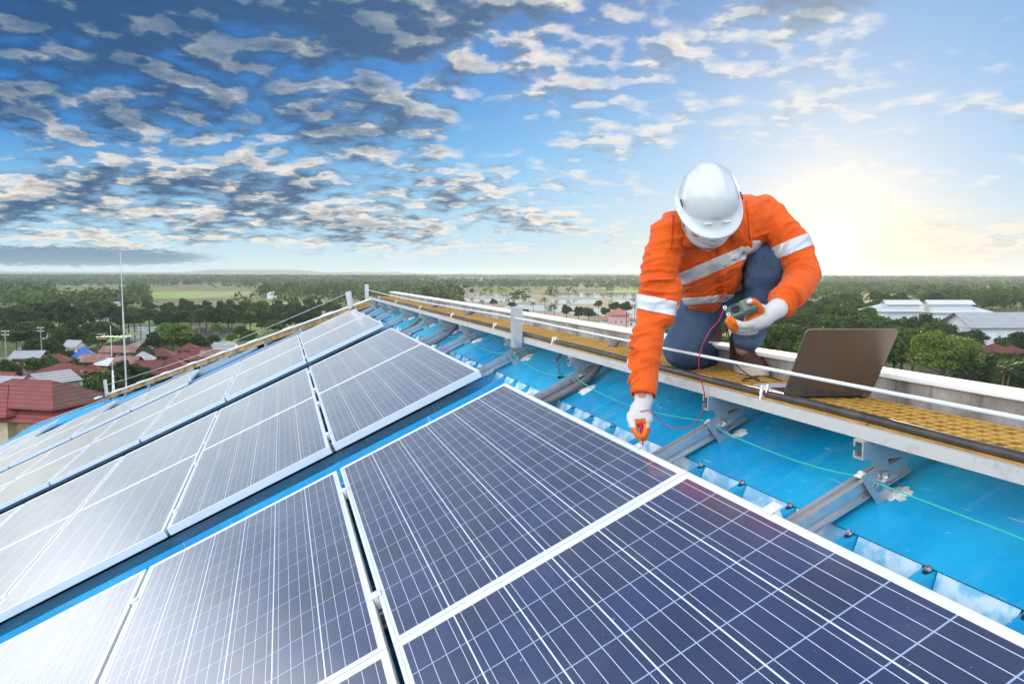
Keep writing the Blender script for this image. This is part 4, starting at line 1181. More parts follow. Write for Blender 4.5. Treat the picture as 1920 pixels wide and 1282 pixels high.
house(122, 681, 4.7, 7.5, 5.5, 3.4, -10, M_rdark, M_redw, 'dark red roofed house with two cream shutters, in the middle of the village', k=1.3)
house(192, 696, 3.5, 5.5, 4.2, 2.4, -6, M_rwhite, M_wwall, 'small house with a bright white roof, left of the rod', hip=False, wins=1)
house(56, 658, 5.5, 5.6, 5.2, 4.4, 10, M_rgrey, M_wood, 'two storey dark timber house with a light grey roof, far left', hip=False)
house(-4, 676, 4.9, 4.6, 4.5, 3.7, 0, M_rgrey, M_wwall, 'grey roofed house cut by the left edge above the red roofs', hip=False)
house(78, 674, 3.5, 4, 4, 2.4, 15, M_rrust, M_wood, 'rusty lean-to roof beside the dark timber house', hip=False, wins=1)
house(157, 651, 5.5, 3.6, 3.6, 3.9, 20, M_rblue, M_greenw, 'green walled house with a bright blue roof')
house(182, 664, 4.8, 6.4, 5.2, 3.6, -6, M_rrust, M_wood, 'rusty brown roofed timber house right of the blue roof', hip=False)
house(228, 648, 4.5, 8, 5.5, 3.3, 4, M_rrust, M_wood, 'brown roofed timber house behind the rod, near the pond', hip=False)
house(214, 672, 4.1, 5.2, 5, 3.1, -18, M_rwhite, M_wood, 'white sheet roof sloping over a dark house left of the rod', hip=False)
house(250, 682, 3.8, 4.5, 4.2, 2.7, 8, M_rdark, M_wood, 'small brown roof directly right of the rod')
house(303, 652, 4.3, 5.4, 5, 2.8, 12, M_rdark, M_wood, 'dark red hip roof under the bright tree', over=.7)
house(354, 644, 4.1, 4.6, 4.6, 2.9, 10, M_rdark, M_wood, 'small dark red hip roof right of the bright tree', over=.8)
house(322, 669, 4.5, 6.2, 6.6, 2.4, 14, M_rdark, M_redw, 'large plain dark red roof just beyond the hip walkway', over=.8, k=1.3)
house(404, 656, 4.3, 5.6, 5, 3.2, 6, M_rrust, M_wood, 'rusty patched roof partly hidden by the hip walkway', hip=False)
house(422, 642, 3.7, 6, 4.4, 2.9, 4, M_rgrey, M_rwhite, 'white walled shed with a flat grey roof, rightmost in the village', hip=False, wins=0, over=.2)
house(205, 744, 3.3, 5, 5, 2.4, -10, M_rdark, M_redw, 'dark red roof right behind the foot of the rod')
house(78, 612, 4.9, 4, 4, 3.5, 20, M_rgrey, M_wwall, 'tiny blue grey roof in the wood on the left')
# halls and far buildings
house(188, 568, 7, 20, 12, 4.2, 3, M_rrust, M_wwall, 'long pale brown roofed warehouse in the trees on the left', cat='warehouse', over=1.0, wins=5, door=False, k=1.35)
house(195, 566, 7.7, 12, 3, 7.1, 3, M_rgrey, M_rgrey, 'raised vent roof on top of the long warehouse', hip=False, wins=0, door=False, cat='roof vent', k=1.35)
house(510, 546, 7, 8, 8, 5, 10, M_rwhite, M_wwall, 'small white building far off left of the far corner', wins=0, door=False)
house(868, 534, 6, 16, 10, 4, 4, M_rwhite, M_wwall, 'far white roofed hall beyond the flooded fields', wins=0, door=False, cat='warehouse')
house(733, 521, 9, 14, 10, 5, 0, M_rwhite, M_cream, 'tiny cream building near the horizon above the far corner', wins=0, door=False)
house(1160, 578, 6.6, 4.2, 4, 5.4, 8, M_rpink, M_pinkw, 'pink house with a salmon roof beside the flooded fields', k=1.733)
house(1158, 592, 4.2, 8.5, 4, 3.4, 6, M_rpink, M_wwall, 'long low salmon roof in front of the pink house', hip=True, k=1.733)
house(1170, 528, 9, 12, 8, 6, 0, M_rpink, M_wwall, 'tiny pink building on the far plain', wins=0, door=False)
house(1672, 566, 8.6, 9, 9, 6.9, 2, M_rwhite, M_wwall, 'left part of the white roofed hall, half behind trees', cat='hall', hip=True, over=.9, k=1.733)
house(1778, 566, 8.6, 13, 10, 6.7, 2, M_rwhite, M_wwall, 'white hip roofed hall in the middle of the trees on the right', cat='hall', hip=True, over=1.0, k=1.733)
for px_, L_ in ((1690, 7.5), (1778, 10)):
    house(px_, 563, 9.1, L_, 2.2, 8.5, 2, M_rwhite, M_rwhite, 'raised white ridge vent on the %s of the white roofed hall' % ('left part' if px_ < 1700 else 'right part'), hip=False, wins=0, door=False, cat='roof vent', k=1.733)
house(1880, 586, 8, 17, 7.5, 6, 3, M_rgrey, M_wwall, 'long grey roofed hall with a white wall at the right edge', cat='hall', hip=False, over=1.0, wins=5, k=1.733)
house(1800, 590, 7.4, 3, 5, 5.5, 3, M_rgrey, M_redw, 'small brick red annexe at the left end of the grey roofed hall', hip=False, wins=1, k=1.733)
house(1865, 645, 5.6, 6, 5.4, 4, 12, M_rdark, M_wwall, 'low house with a brown red roof below the grey roofed hall', k=1.5)
house(1895, 648, 5.2, 3.5, 5, 4, 40, M_rdark, M_wwall, 'second brown red roof at the right edge, half hidden by trees', k=1.5)

for i, (x, y, zr, L, rot, rf, wl, lb) in enumerate([
    (35, 690, 4.6, 5, 12, M_rrust, M_wood, 'small rusty roof below the left power pole'), (8, 698, 4.4, 5, -8, M_rred, M_wwall, 'tiny bright red roof at the left edge'),
    (110, 664, 4.8, 5, 8, M_rdark, M_wood, 'dark roof between the timber house and the blue roof'), (135, 694, 4.2, 5.5, -12, M_rrust, M_redw, 'patched brown roof behind the grey gable'),
    (172, 684, 4.4, 5, 10, M_rdark, M_redw, 'dark red roof left of the aerial crossbar mast'), (240, 668, 5.0, 5.5, -6, M_rrust, M_wood, 'brown roof just right of the tall rod'),
    (268, 660, 4.8, 4.5, 14, M_rgrey, M_wood, 'small grey roof beside the pond edge'), (282, 676, 4.6, 6, 4, M_rdark, M_redw, 'maroon roof left of the large plain red roof'),
    (345, 660, 4.8, 5.5, -10, M_rdark, M_wood, 'maroon roof under the banana leaves'), (378, 652, 4.6, 4.5, 8, M_rdark, M_wood, 'small maroon roof left of the white walled shed'),
    (60, 640, 5.2, 5, 20, M_rgrey, M_cream, 'pale roof half hidden in the wood behind the village'), (140, 638, 5.0, 4.5, -15, M_rgrey, M_wwall, 'tiny grey roof in the trees above the blue roof')]):
    house(x, y, zr, L * .85, L * .7, zr * .74, rot, rf, wl, lb, hip=i % 2 == 0, wins=2)
# power poles
def power_pole(px, py, H, label):
    c = onz(px, py, 0); e = empty('power_pole', c, label, 'power pole'); H *= 1.5; mb = MB(); mb.tube([PR(0, 0, -.2), PR(0, 0, H)], [.16, .11], 8); mb.build('pole', M_conc, e)
    for z_ in (H - .4, H - 1.3):
        mb = MB(); mb.box((-1.0, -.06, z_), (2.0, 0, 0), (0, .12, 0), (0, 0, .12)); ar = mb.build('crossarm', M_galv, e)
        mb = MB()
        for k in (-.9, -.45, .45, .9): mb.tube([PR(k, 0, z_ + .12), PR(k, 0, z_ + .32)], .05, 6)
        mb.build('insulator', M_white, ar)
power_pole(14, 705, 7.8, 'grey power pole with a crossarm at the left edge of the village'); power_pole(80, 690, 7.6, 'grey power pole behind the dark timber house')
power_pole(267, 672, 6.6, 'grey pole with a crossarm beside the pond, right of the rod'); power_pole(1908, 610, 8, 'distant grey pole at the right edge')
mb = MB(); a_, b_ = onz(14, 705, 0) + ZV * 11.4, onz(80, 690, 0) + ZV * 11.1
o = None
for s_, lb in ((-.9, 'left hand power line between the two village poles'), (.9, 'right hand power line between the two village poles')):
    mb = MB(); mb.tube([a_.lerp(b_, k / 10) + PR(s_, 0, -.6 * 4 * (k / 10) * (1 - k / 10)) for k in range(11)], .02, 4); o = mb.build('power_line', M_blackrub); tag(o, lb, 'power line')

# ------------------------------------------------------------------ air
hz = bpy.data.materials.new('haze'); hz.use_nodes = True; nt = hz.node_tree; nt.nodes.clear()
pv = nt.nodes.new('ShaderNodeVolumePrincipled'); out = nt.nodes.new('ShaderNodeOutputMaterial'); nt.links.new(pv.outputs[0], out.inputs['Volume'])
pv.inputs['Color'].default_value = (.66, .86, 1.0, 1); pv.inputs['Density'].default_value = HAZE_D; pv.inputs['Anisotropy'].default_value = .35
mb = MB(); mb.box((-15000, -2600, -1.5), (30000, 0, 0), (0, 18000, 0), (0, 0, 71.5)); o = mb.build('haze', hz)
tag(o, 'thin bluish haze hanging over the plain', 'haze', kind='stuff')
# ================================================================== the worker
M_orange0 = (.80, .105, .008)
def fabric(c, c2, weave=260.0, amt=.5):
    def fn(nt, oc):
        a = nz(nt, oc, 9.0, 5.0, .6).ss(.3, .7)
        w = nz(nt, oc, weave, 2.0, .5)
        col = mixc(nt, a * amt, c, c2)
        return mixc(nt, w * .25, col, tuple(k * .7 for k in c[:3]) + (1,))
    return fn
M_orange = bsdf('orange_workwear', M_orange0, .78, 0, .25, fabric((.80, .115, .005, 1), (.62, .070, .004, 1)), bump=(24, .75, .014), Sheen_Weight=.15)
M_tape = bsdf('reflective_tape', (.62, .64, .65), .38, .15, .5, fabric((.66, .68, .70, 1), (.52, .55, .58, 1), 500), bump=(300, .3, .0008))
def denim_fn(nt, oc):
    a = nz(nt, oc, 10.0, 5.0, .6).ss(.35, .7); w = nz(nt, oc, 520.0, 2.0, .5)
    c = mixc(nt, a, (.020, .042, .095, 1), (.055, .100, .185, 1)); return mixc(nt, w * .4, c, (.16, .22, .32, 1))
M_denim = bsdf('blue_denim', (.05, .1, .2), .85, 0, .2, denim_fn, bump=(30, .6, .010))
M_glove = bsdf('white_knit', (.80, .78, .76), .9, 0, .2, fabric((.64, .62, .61, 1), (.52, .50, .49, 1), 300), bump=(330, .6, .0015))
M_glovo = bsdf('orange_rubber', (.80, .16, .02), .5, 0, .4, fabric((.80, .17, .02, 1), (.62, .10, .015, 1)), bump=(250, .5, .001))
M_skin = bsdf('skin', (.42, .24, .16), .5, 0, .4, fabric((.44, .25, .17, 1), (.36, .19, .13, 1)), Subsurface_Weight=.1)
M_hair = bsdf('black_hair', (.012, .010, .009), .5)
M_helm = bsdf('white_helmet', (.80, .82, .84), .22, 0, .5, lambda nt, oc: mixc(nt, nz(nt, oc, 20, 5, .6).ss(.55, .75) * .15, (.62, .65, .67, 1), (.52, .54, .56, 1)), coat=.4)
M_mask = bsdf('white_mask_cloth', (.80, .79, .79), .85, 0, .2, fabric((.60, .59, .60, 1), (.50, .49, .51, 1), 350))
M_shoe = bsdf('brown_suede', (.085, .050, .038), .9, 0, .2, fabric((.095, .055, .040, 1), (.06, .035, .028, 1)), bump=(200, .4, .001))
M_sole = bsdf('cream_sole', (.66, .60, .52), .7, 0, .3, fabric((.68, .62, .54, 1), (.5, .45, .38, 1)))
M_dark = bsdf('dark_slot', (.02, .02, .02), .6)


def blob(parts, voxel, name='b'):
    """union of balls and tapered tubes into one smooth skin; parts = lists of (point, radius) chains"""
    mb = MB()
    for ch in parts:
        for i, (p, r) in enumerate(ch):
            mb.ico(p, r, 2)
            if i:
                q, r0 = ch[i - 1]; p_, q_ = Vector(p), Vector(q)
                if isinstance(r, (tuple, list)) or isinstance(r0, (tuple, list)) or (p_ - q_).length < 1e-4: continue
                mb.tube([q_, p_], [r0, r], 16)
    me = mb.mesh(name); o = bpy.data.objects.new(name, me); COL.objects.link(o)
    m = o.modifiers.new('r', 'REMESH'); m.mode = 'VOXEL'; m.voxel_size = voxel
    dg = bpy.context.evaluated_depsgraph_get(); dg.update()
    m2 = bpy.data.meshes.new_from_object(o.evaluated_get(dg)); bpy.data.objects.remove(o); bpy.data.meshes.remove(me)
    return m2


def get_np(me):
    n = len(me.vertices); v = np.empty(n * 3, np.float32); me.vertices.foreach_get('co', v); return v.reshape(-1, 3)
def set_np(me, v): me.vertices.foreach_set('co', v.astype(np.float32).ravel()); me.update()
def normals(me):
    n = len(me.vertices); v = np.empty(n * 3, np.float32); me.vertices.foreach_get('normal', v); return v.reshape(-1, 3)
def laplace(me, it, lam=.5):
    e = np.empty(len(me.edges) * 2, np.int32); me.edges.foreach_get('vertices', e); e = e.reshape(-1, 2); v = get_np(me)
    deg = np.bincount(e.ravel(), minlength=len(v))[:, None]
    for _ in range(it):
        s = np.zeros_like(v)
        for k in range(3): s[:, k] = np.bincount(e[:, 0], v[e[:, 1], k], len(v)) + np.bincount(e[:, 1], v[e[:, 0], k], len(v))
        v = v + lam * (s / deg - v)
    set_np(me, v)


def folds(me, segs, amp, freq, seed=0, sharp=False):
    """cloth folds: ridges running round the nearest limb, stronger near its joints"""
    v = get_np(me); nn = normals(me); out = v.copy()
    A = np.array([list(s[0]) for s in segs]); B = np.array([list(s[1]) for s in segs]); AB = B - A; L2 = (AB ** 2).sum(1)
    for i in range(len(v)):
        t = np.clip(((v[i] - A) * AB).sum(1) / L2, 0, 1); c = A + AB * t[:, None]; d = ((v[i] - c) ** 2).sum(1); k = int(d.argmin())
        ax = AB[k] / math.sqrt(L2[k]); s = float((v[i] - A[k]) @ ax); rel = v[i] - c[k]
        p = Vector((s * freq + seed, 0, 0)) + Vector(rel) * (freq * .42) + Vector((k * 7.7, seed, k))
        r1 = 1 - abs(noise.noise(p)) * 2.6; r2 = 1 - abs(noise.noise(p * 2.1 + Vector((5, 5, 5)))) * 2.4
        q = noise.noise(Vector(v[i]) * 5 + Vector((seed, 1, 2))) * .5 + .75
        a = segs[k][2] if len(segs[k]) > 2 else 1.0
        out[i] += nn[i] * amp * a * q * (max(r1, -.4) * 1.0 + max(r2, -.4) * .4 - .45)
    set_np(me, out)
    if sharp:      # narrow creases over the broad folds
        nn = normals(me); v = get_np(me); out = v.copy()
        for i in range(len(v)):
            t = np.clip(((v[i] - A) * AB).sum(1) / L2, 0, 1); c = A + AB * t[:, None]; k = int((((v[i] - c) ** 2).sum(1)).argmin())
            ax = AB[k] / math.sqrt(L2[k]); s = float((v[i] - A[k]) @ ax); rel = Vector(v[i] - c[k])
            w = noise.noise_vector(Vector(v[i]) * 7) * .6
            r = 1 - abs(noise.noise(Vector((s * 34, 3, k)) + rel * 13 + w)) * 5
            m = max(0, noise.noise(Vector(v[i]) * 8 + Vector((9, 2, seed))) + .12)
            out[i] += nn[i] * .0100 * max(r, 0) * m * 2.8
        set_np(me, out)


def finish(name, me, mat, parent, smooth=True):
    if smooth: me.polygons.foreach_set('use_smooth', np.ones(len(me.polygons), dtype=bool))
    o = link_mesh(name, me, None, mat); o.parent = parent; o.matrix_parent_inverse = parent.matrix_world.inverted(); return o


def band(src, name, c, nrm, w, rad, mat, parent, off=.0028, keep=None):
    """strip of the garment between two parallel planes, lifted off the cloth"""
    bm = bmesh.new(); bm.from_mesh(src); c = Vector(c); nrm = Vector(nrm).normalized()
    bmesh.ops.delete(bm, geom=[f for f in bm.faces if (f.calc_center_median() - c).length > rad or (keep and not keep(f.calc_center_median()))], context='FACES')
    for s_ in (1, -1):
        bmesh.ops.bisect_plane(bm, geom=bm.verts[:] + bm.edges[:] + bm.faces[:], plane_co=c + nrm * (s_ * w / 2), plane_no=nrm * s_, clear_outer=True)
    bm.normal_update()
    for v in bm.verts: v.co += v.normal * off
    me = bpy.data.meshes.new(name); bm.to_mesh(me); bm.free()
    o = finish(name, me, mat, parent); m = o.modifiers.new('s', 'SOLIDIFY'); m.thickness = .0022; m.offset = 0; return o


# joints: sight line position and distance ahead of the camera
J = dict(hipR=at(1338, 545, 3.20), hipL=at(1402, 512, 3.24), kneeR=at(1276, 657, 2.985), ankR=at(1338, 668, 3.36), toeR=at(1322, 690, 3.50),
         kneeL=at(1437, 498, 2.86), ankL=at(1396, 652, 2.98), shR=at(1258, 437, 2.76), shL=at(1437, 407, 2.88),
         elR=at(1224, 575, 2.74), wrR=at(1206, 742, 2.62), elL=at(1508, 508, 2.76), wrL=at(1448, 583, 2.56),
         neck=at(1336, 418, 2.80), chest=at(1345, 455, 2.90), belly=at(1356, 495, 3.04), pelvis=at(1380, 508, 3.20), head=at(1327, 400, 2.64))
person = empty('person', WK(1.35, .40, ZG), 'worker in orange jacket, white helmet and mask, kneeling on the walkway and probing a panel', 'person')
bpy.context.view_layer.update()

# continuous body under the clothes
toC = -fwd; upi = upv
fH = (rgt * .07 - upv * .79 + toC * .60).normalized()        # the way the face looks
uH = (upv * .60 + toC * .79 - rgt * .10); uH = (uH - fH * uH.dot(fH)).normalized()
sH = fH.cross(uH).normalized()                                # the wearer's right
HC = J['head'] + Vector((0, 0, 0))
def HP(s, f, u): return HC + sH * s + fH * f + uH * u
parts = [[(J['pelvis'], .11), (J['belly'], .10), (J['chest'], .115), (J['neck'], .065), (HP(0, -.03, -.07), .055), (HP(0, -.01, 0), .085)],
         [(J['chest'], .10), (J['shR'], .055), (J['elR'], .038), (J['wrR'], .026)], [(J['chest'], .10), (J['shL'], .055), (J['elL'], .038), (J['wrL'], .026)],
         [(J['pelvis'], .10), (J['hipR'], .085), (J['kneeR'], .055), (J['ankR'], .038), (J['toeR'], .03)],
         [(J['pelvis'], .10), (J['hipL'], .085), (J['kneeL'], .055), (J['ankL'], .038)],
         [(HP(0, .0, .045), .082), (HP(0, -.035, .05), .080), (HP(0, .055, -.055), .045), (HP(0, .070, -.075), .030)],     # cranium, jaw, chin
         [(HP(0, .085, .012), .013), (HP(0, .108, -.018), .013)], [(HP(.016, .098, -.020), .008)], [(HP(-.016, .098, -.020), .008)],
         [(HP(.045, .062, -.012), .028)], [(HP(-.045, .062, -.012), .028)], [(HP(.034, .080, .030), .012), (HP(-.034, .080, .030), .012)],
         [(HP(.012, .094, -.052), .009), (HP(-.012, .094, -.052), .009)], [(HP(.012, .091, -.062), .010), (HP(-.012, .091, -.062), .010)],
         [(HP(.078, -.008, .004), .014), (HP(.080, -.008, -.026), .010)], [(HP(-.078, -.008, .004), .014), (HP(-.080, -.008, -.026), .010)]]
me = blob(parts, .0055); laplace(me, 3); body = finish('body', me, M_skin, person)
for s_ in (1, -1):
    mb = MB(); mb.ico(HP(.033 * s_, .079, .010), .0125, 2); mb.ico(HP(.033 * s_, .0868, .008), .0062, 2, mi=1)
    o = mb.build('eye', [M_white, M_hair], None, True); o.parent = person; o.matrix_parent_inverse = person.matrix_world.inverted()
me = blob([[(HP(0, -.045, .055), .088), (HP(0, -.055, -.01), .070)]], .006); laplace(me, 2); finish('hair', me, M_hair, person)

# jacket
j = J
jparts = [[(j['pelvis'] + upi * .010, .130), (at(1385, 480, 3.12), .142), (at(1378, 452, 3.00), .150), (at(1352, 436, 2.90), .140), (at(1340, 432, 2.84), .115)],
          [(at(1395, 425, 3.00), .128), (at(1415, 442, 3.02), .125), (at(1405, 478, 3.12), .115)],
          [(at(1300, 465, 2.86), .095), (at(1308, 505, 2.92), .092), (at(1312, 545, 3.0), .078), (at(1322, 560, 3.04), .068)],
          [(at(1345, 470, 2.86), .100), (at(1352, 505, 2.95), .090), (at(1345, 535, 3.02), .070)],
          [(at(1355, 430, 2.82), .10), (at(1395, 440, 2.88), .085)],
          [(at(1300, 440, 2.80), .085), (j['shR'], .073), (at(1238, 500, 2.74), .064), (j['elR'], .058), (at(1217, 625, 2.71), .054), (at(1211, 690, 2.66), .046), (at(1207, 722, 2.63), .041)],
          [(at(1400, 415, 2.84), .085), (j['shL'], .078), (at(1478, 452, 2.82), .067), (j['elL'], .062), (at(1490, 540, 2.70), .060), (at(1464, 568, 2.61), .047)],
          [(at(1255, 545, 2.72), .045), (at(1243, 595, 2.70), .040)],
          [(at(1276, 455, 2.83), .085), (at(1272, 490, 2.86), .060)], [(j['neck'] + upi * .01, .075), (at(1336, 400, 2.74), .062)]]
me = blob(jparts, .0052); laplace(me, 9)
segs = [(j['shR'], j['elR'], 1.1), (j['elR'], j['wrR'], 1.3), (j['shL'], j['elL'], 1.1), (j['elL'], j['wrL'], 1.2), (j['neck'], j['pelvis'], .9), (at(1300, 450, 2.8), at(1318, 560, 3.0), 1.0)]
folds(me, segs, .0085, 13, 1.3, True)
jacket = finish('jacket', me, M_orange, person)
bpy.context.view_layer.update()
def plane_n(x0, y0, x1, y1): return ray(x0, y0).cross(ray(x1, y1)).normalized()      # plane through the eye; a real slab of cloth in space
axR = (j['elR'] - j['shR']).normalized(); axL = (j['elL'] - j['shL']).normalized()
def near_seg(a, b, r):
    a, b = Vector(a), Vector(b); ab = b - a
    return lambda p: ((p - a) - ab * max(-.3, min(1.3, (p - a).dot(ab) / ab.length_squared))).length < r
tp = []
b1 = (axR + (rgt * .22)).normalized()
band(me, 'reflective_band', at(1227, 571, 2.74), plane_n(1190, 565, 1262, 580), .052, .13, M_tape, jacket, keep=near_seg(at(1238, 500, 2.74), at(1217, 625, 2.71), .085))
band(me, 'reflective_band', at(1485, 462, 2.80), plane_n(1455, 474, 1515, 450), .047, .13, M_tape, jacket, keep=near_seg(j['shL'], j['elL'], .092))
tors = lambda p: min((p - (CAM + fwd * 0 + Vector(a))).length for a in [(0, 0, 0)]) > 0
def torso_only(p):
    d_arm = min(_sd(p, j['shR'], j['elR']), _sd(p, j['shL'], j['elL']), _sd(p, j['elR'], j['wrR']), _sd(p, j['elL'], j['wrL']))
    return d_arm > .083
def _sd(p, a, b):
    ab = b - a; return ((p - a) - ab * max(0, min(1, (p - a).dot(ab) / ab.length_squared))).length
band(me, 'reflective_band', at(1325, 503, 2.84), plane_n(1277, 524, 1372, 484), .048, .155, M_tape, jacket, keep=torso_only)
band(me, 'reflective_band', at(1388, 470, 2.86), plane_n(1370, 474, 1402, 462), .040, .085, M_tape, jacket, keep=lambda p: torso_only(p) and (p - CAM).dot(rgt) / (p - CAM).dot(fwd) * FPX + 960 > 1376)
band(me, 'reflective_band', at(1330, 561, 2.98), plane_n(1297, 562, 1367, 556), .026, .12, M_tape, jacket, keep=torso_only)
# front placket, pocket edge, collar
def on_jacket(x, y, lift=.002):
    d = ray(x, y).normalized(); r_ = jb.ray_cast(CAM, d)
    return (r_[0] + r_[1] * lift) if r_[0] is not None else None
from mathutils.bvhtree import BVHTree
bmj = bmesh.new(); bmj.from_mesh(me); jb = BVHTree.FromBMesh(bmj)
def strip(name, px, w, mat, th=.0022, lift=.0028):
    pts = [on_jacket(x, y, lift) for x, y in px]; pts = [p for p in pts if p is not None]
    mb = MB(); vs = []
    for i, p in enumerate(pts):
        t = (pts[min(i + 1, len(pts) - 1)] - pts[max(0, i - 1)]).normalized(); n_ = jb.find_nearest(p)[1]; s_ = t.cross(n_).normalized() * w / 2
        vs += [p - s_, p + s_]
    mb.add(vs, [(2 * i, 2 * i + 1, 2 * i + 3, 2 * i + 2) for i in range(len(pts) - 1)])
    o = mb.build(name, mat, None, True); o.parent = jacket; o.matrix_parent_inverse = jacket.matrix_world.inverted()
    m = o.modifiers.new('s', 'SOLIDIFY'); m.thickness = th; m.offset = 0; return o
strip('placket', [(1352 + .075 * k * 3 , 465 + k * 4) for k in range(27)], .030, M_orange, lift=.0012)
strip('pocket_flap', [(1290 + k * 5, 506 - k * 2.0 + 26) for k in range(10)], .020, M_orange)
M_seam = bsdf('seam_thread', (.45, .05, .01), .8)
strip('seam', [(1398 + k * .6, 372 + k * 6) for k in range(14)], .003, M_seam); strip('seam', [(1262 - k * .4, 405 + k * 7) for k in range(10)], .003, M_seam)
# collar flaps
for px in ([(1296, 412), (1284, 436), (1276, 462), (1306, 463), (1322, 452), (1306, 432)], [(1392, 402), (1388, 420), (1396, 446), (1378, 452), (1368, 446), (1382, 424)]):
    pts = [on_jacket(x, y, .009) for x, y in px]
    if None not in pts:
        mb = MB(); cc = sum(pts, Vector()) / len(pts) + toC * .004; mb.add([cc] + pts, [(0, 1 + k, 1 + (k + 1) % len(pts)) for k in range(len(pts))])
        o = mb.build('collar', M_orange, None, True); o.parent = jacket; o.matrix_parent_inverse = jacket.matrix_world.inverted(); m = o.modifiers.new('s', 'SOLIDIFY'); m.thickness = .004
bmj.free()
# cuff of the right sleeve
mb = MB(); a_ = (j['wrR'] - at(1211, 690, 2.66)).normalized(); c0 = at(1209, 712, 2.64)
mb.tube([c0, c0 + a_ * .045, c0 + a_ * .058], [.0475, .0450, .0440], 22, caps=False)
o = mb.build('cuff', M_orange, None, True); o.parent = jacket; o.matrix_parent_inverse = jacket.matrix_world.inverted(); m = o.modifiers.new('s', 'SOLIDIFY'); m.thickness = .003

# jeans
tp = [[(j['pelvis'], .125), (j['hipR'] + upi * .0, .105), (at(1306, 600, 3.08), .090), (j['kneeR'], .072), (at(1300, 664, 3.12), .066), (at(1325, 666, 3.26), .058), (j['ankR'], .052)],
      [(at(1295, 610, 3.05), .075), (at(1292, 645, 3.02), .070)],
      [(j['pelvis'], .125), (j['hipL'], .108), (at(1425, 505, 3.04), .094), (j['kneeL'], .082), (at(1432, 545, 2.88), .072), (at(1416, 590, 2.93), .062), (at(1402, 634, 2.965), .058)]]
me = blob(tp, .0065); laplace(me, 6)
folds(me, [(j['hipR'], j['kneeR'], 1.0), (j['kneeR'], j['ankR'], 1.2), (j['hipL'], j['kneeL'], .9), (j['kneeL'], j['ankL'], 1.3)], .0065, 19, 4.7); laplace(me, 2)
jeans = finish('trousers', me, M_denim, person)

# helmet
def helmet():
    g = empty('helmet', None)
    g.parent = person; g.matrix_parent_inverse = person.matrix_world.inverted(); g.matrix_world = Matrix.Translation(HC); bpy.context.view_layer.update()
    def put(name, mb, mat, smooth=True, sub=0):
        o = mb.build(name, mat, None, 50 if smooth else False); o.parent = g; o.matrix_parent_inverse = g.matrix_world.inverted()
        if sub: m = o.modifiers.new('ss', 'SUBSURF'); m.levels = m.render_levels = sub
        return o
    base_u = .048; na, ne = 48, 18
    mb = MB(); vs = []
    for i in range(ne + 1):
        e = PI / 2 * i / ne
        for k in range(na):
            a = 2 * PI * k / na; cx, cy = math.cos(a), math.sin(a)     # cx side, cy front
            r = math.cos(e) ** .82; z = math.sin(e) ** .95
            s = .101 * cx * r; f = (.122 if cy > 0 else .128) * cy * r; u = .122 * z
            # raised centre panel with two flanks, and side grooves
            w_ = abs(s); rid = .0045 * (1 / (1 + math.exp((w_ - .036) / .0016))) * (1 if e > .18 else 0)
            rid += .0025 * math.exp(-((w_ - .070) / .005) ** 2) * (1 if .3 < e < 1.2 else 0)
            nn_ = Vector((cx * r, cy * r, z)).normalized()
            vs.append(HP(s + nn_.x * rid, f + nn_.y * rid - .012, base_u + u + nn_.z * rid))
    fs = [(i * na + k, i * na + (k + 1) % na, (i + 1) * na + (k + 1) % na, (i + 1) * na + k) for i in range(ne) for k in range(na)]
    mb.add(vs, fs); put('shell', mb, M_helm)
    mb = MB(); vs = []   # brim all round, a peak in front
    for j_, (ex, dz) in enumerate([(-.004, .012), (.004, .002), (.018, -.004), (.030, -.008), (.030, -.012), (.015, -.008), (-.004, -.004)]):
        for k in range(na):
            a = 2 * PI * k / na; cx, cy = math.cos(a), math.sin(a); fr = max(0, cy) ** 2.2
            e_ = ex * (.42 + .85 * fr) if ex > 0 else ex
            s = (.101 + e_) * cx; f = (.122 + e_) * cy; vs.append(HP(s, f - .012, base_u + dz * (1 + 1.6 * fr)))
    nr = 7; fs = [(i * na + k, i * na + (k + 1) % na, ((i + 1) % nr) * na + (k + 1) % na, ((i + 1) % nr) * na + k) for i in range(nr) for k in range(na)]
    mb.add(vs, fs); put('brim', mb, M_helm)
    for s_ in (1, -1):
        mb = MB(); mb.box(HP(s_ * .1005, .00, base_u + .030), sH * (s_ * .003), fH * .034, uH * .006); put('vent_slot', mb, M_dark, False)
        mb = MB(); mb.tube(smooth_path([HP(s_ * .100, .030, base_u), HP(s_ * .088, .020, -.03), HP(s_ * .055, .050, -.085), HP(0, .075, -.112)], 5), .0035, 6); put('chin_strap', mb, M_mask)
        mb = MB(); mb.box(HP(s_ * .032 - .012, .112, base_u + .016), sH * .024, fH * .006 - uH * .001, uH * .004); put('rib', mb, M_helm, False)
    return g
helmet()

# face mask: a pleated sheet wrapped over nose, cheeks and chin
mb = MB(); ns, nu = 20, 12; vs = []
for i in range(nu + 1):
    v_ = i / nu; u_ = .004 - .100 * v_
    for k in range(ns + 1):
        a = -1.32 + 2.64 * k / ns; pl = .0026 * math.sin(v_ * PI * 7)
        nose = .020 * math.exp(-(a / .32) ** 2) * math.exp(-((v_ - .22) / .30) ** 2)
        rr = .090 + .012 * math.sin(PI * v_) + pl + nose - .020 * max(0, v_ - .7) / .3
        vs.append(HP(math.sin(a) * (.086 + pl) * (1 - .22 * v_ ** 2), math.cos(a) * (rr + .008) - .004 , u_ + .010 * math.cos(a) * (1 if v_ < .1 else 0)))
mb.add(vs, [(i * (ns + 1) + k, i * (ns + 1) + k + 1, (i + 1) * (ns + 1) + k + 1, (i + 1) * (ns + 1) + k) for i in range(nu) for k in range(ns)])
o = mb.build('face_mask', M_mask, None, True); o.parent = person; o.matrix_parent_inverse = person.matrix_world.inverted(); m = o.modifiers.new('s', 'SOLIDIFY'); m.thickness = .002; m.offset = 0
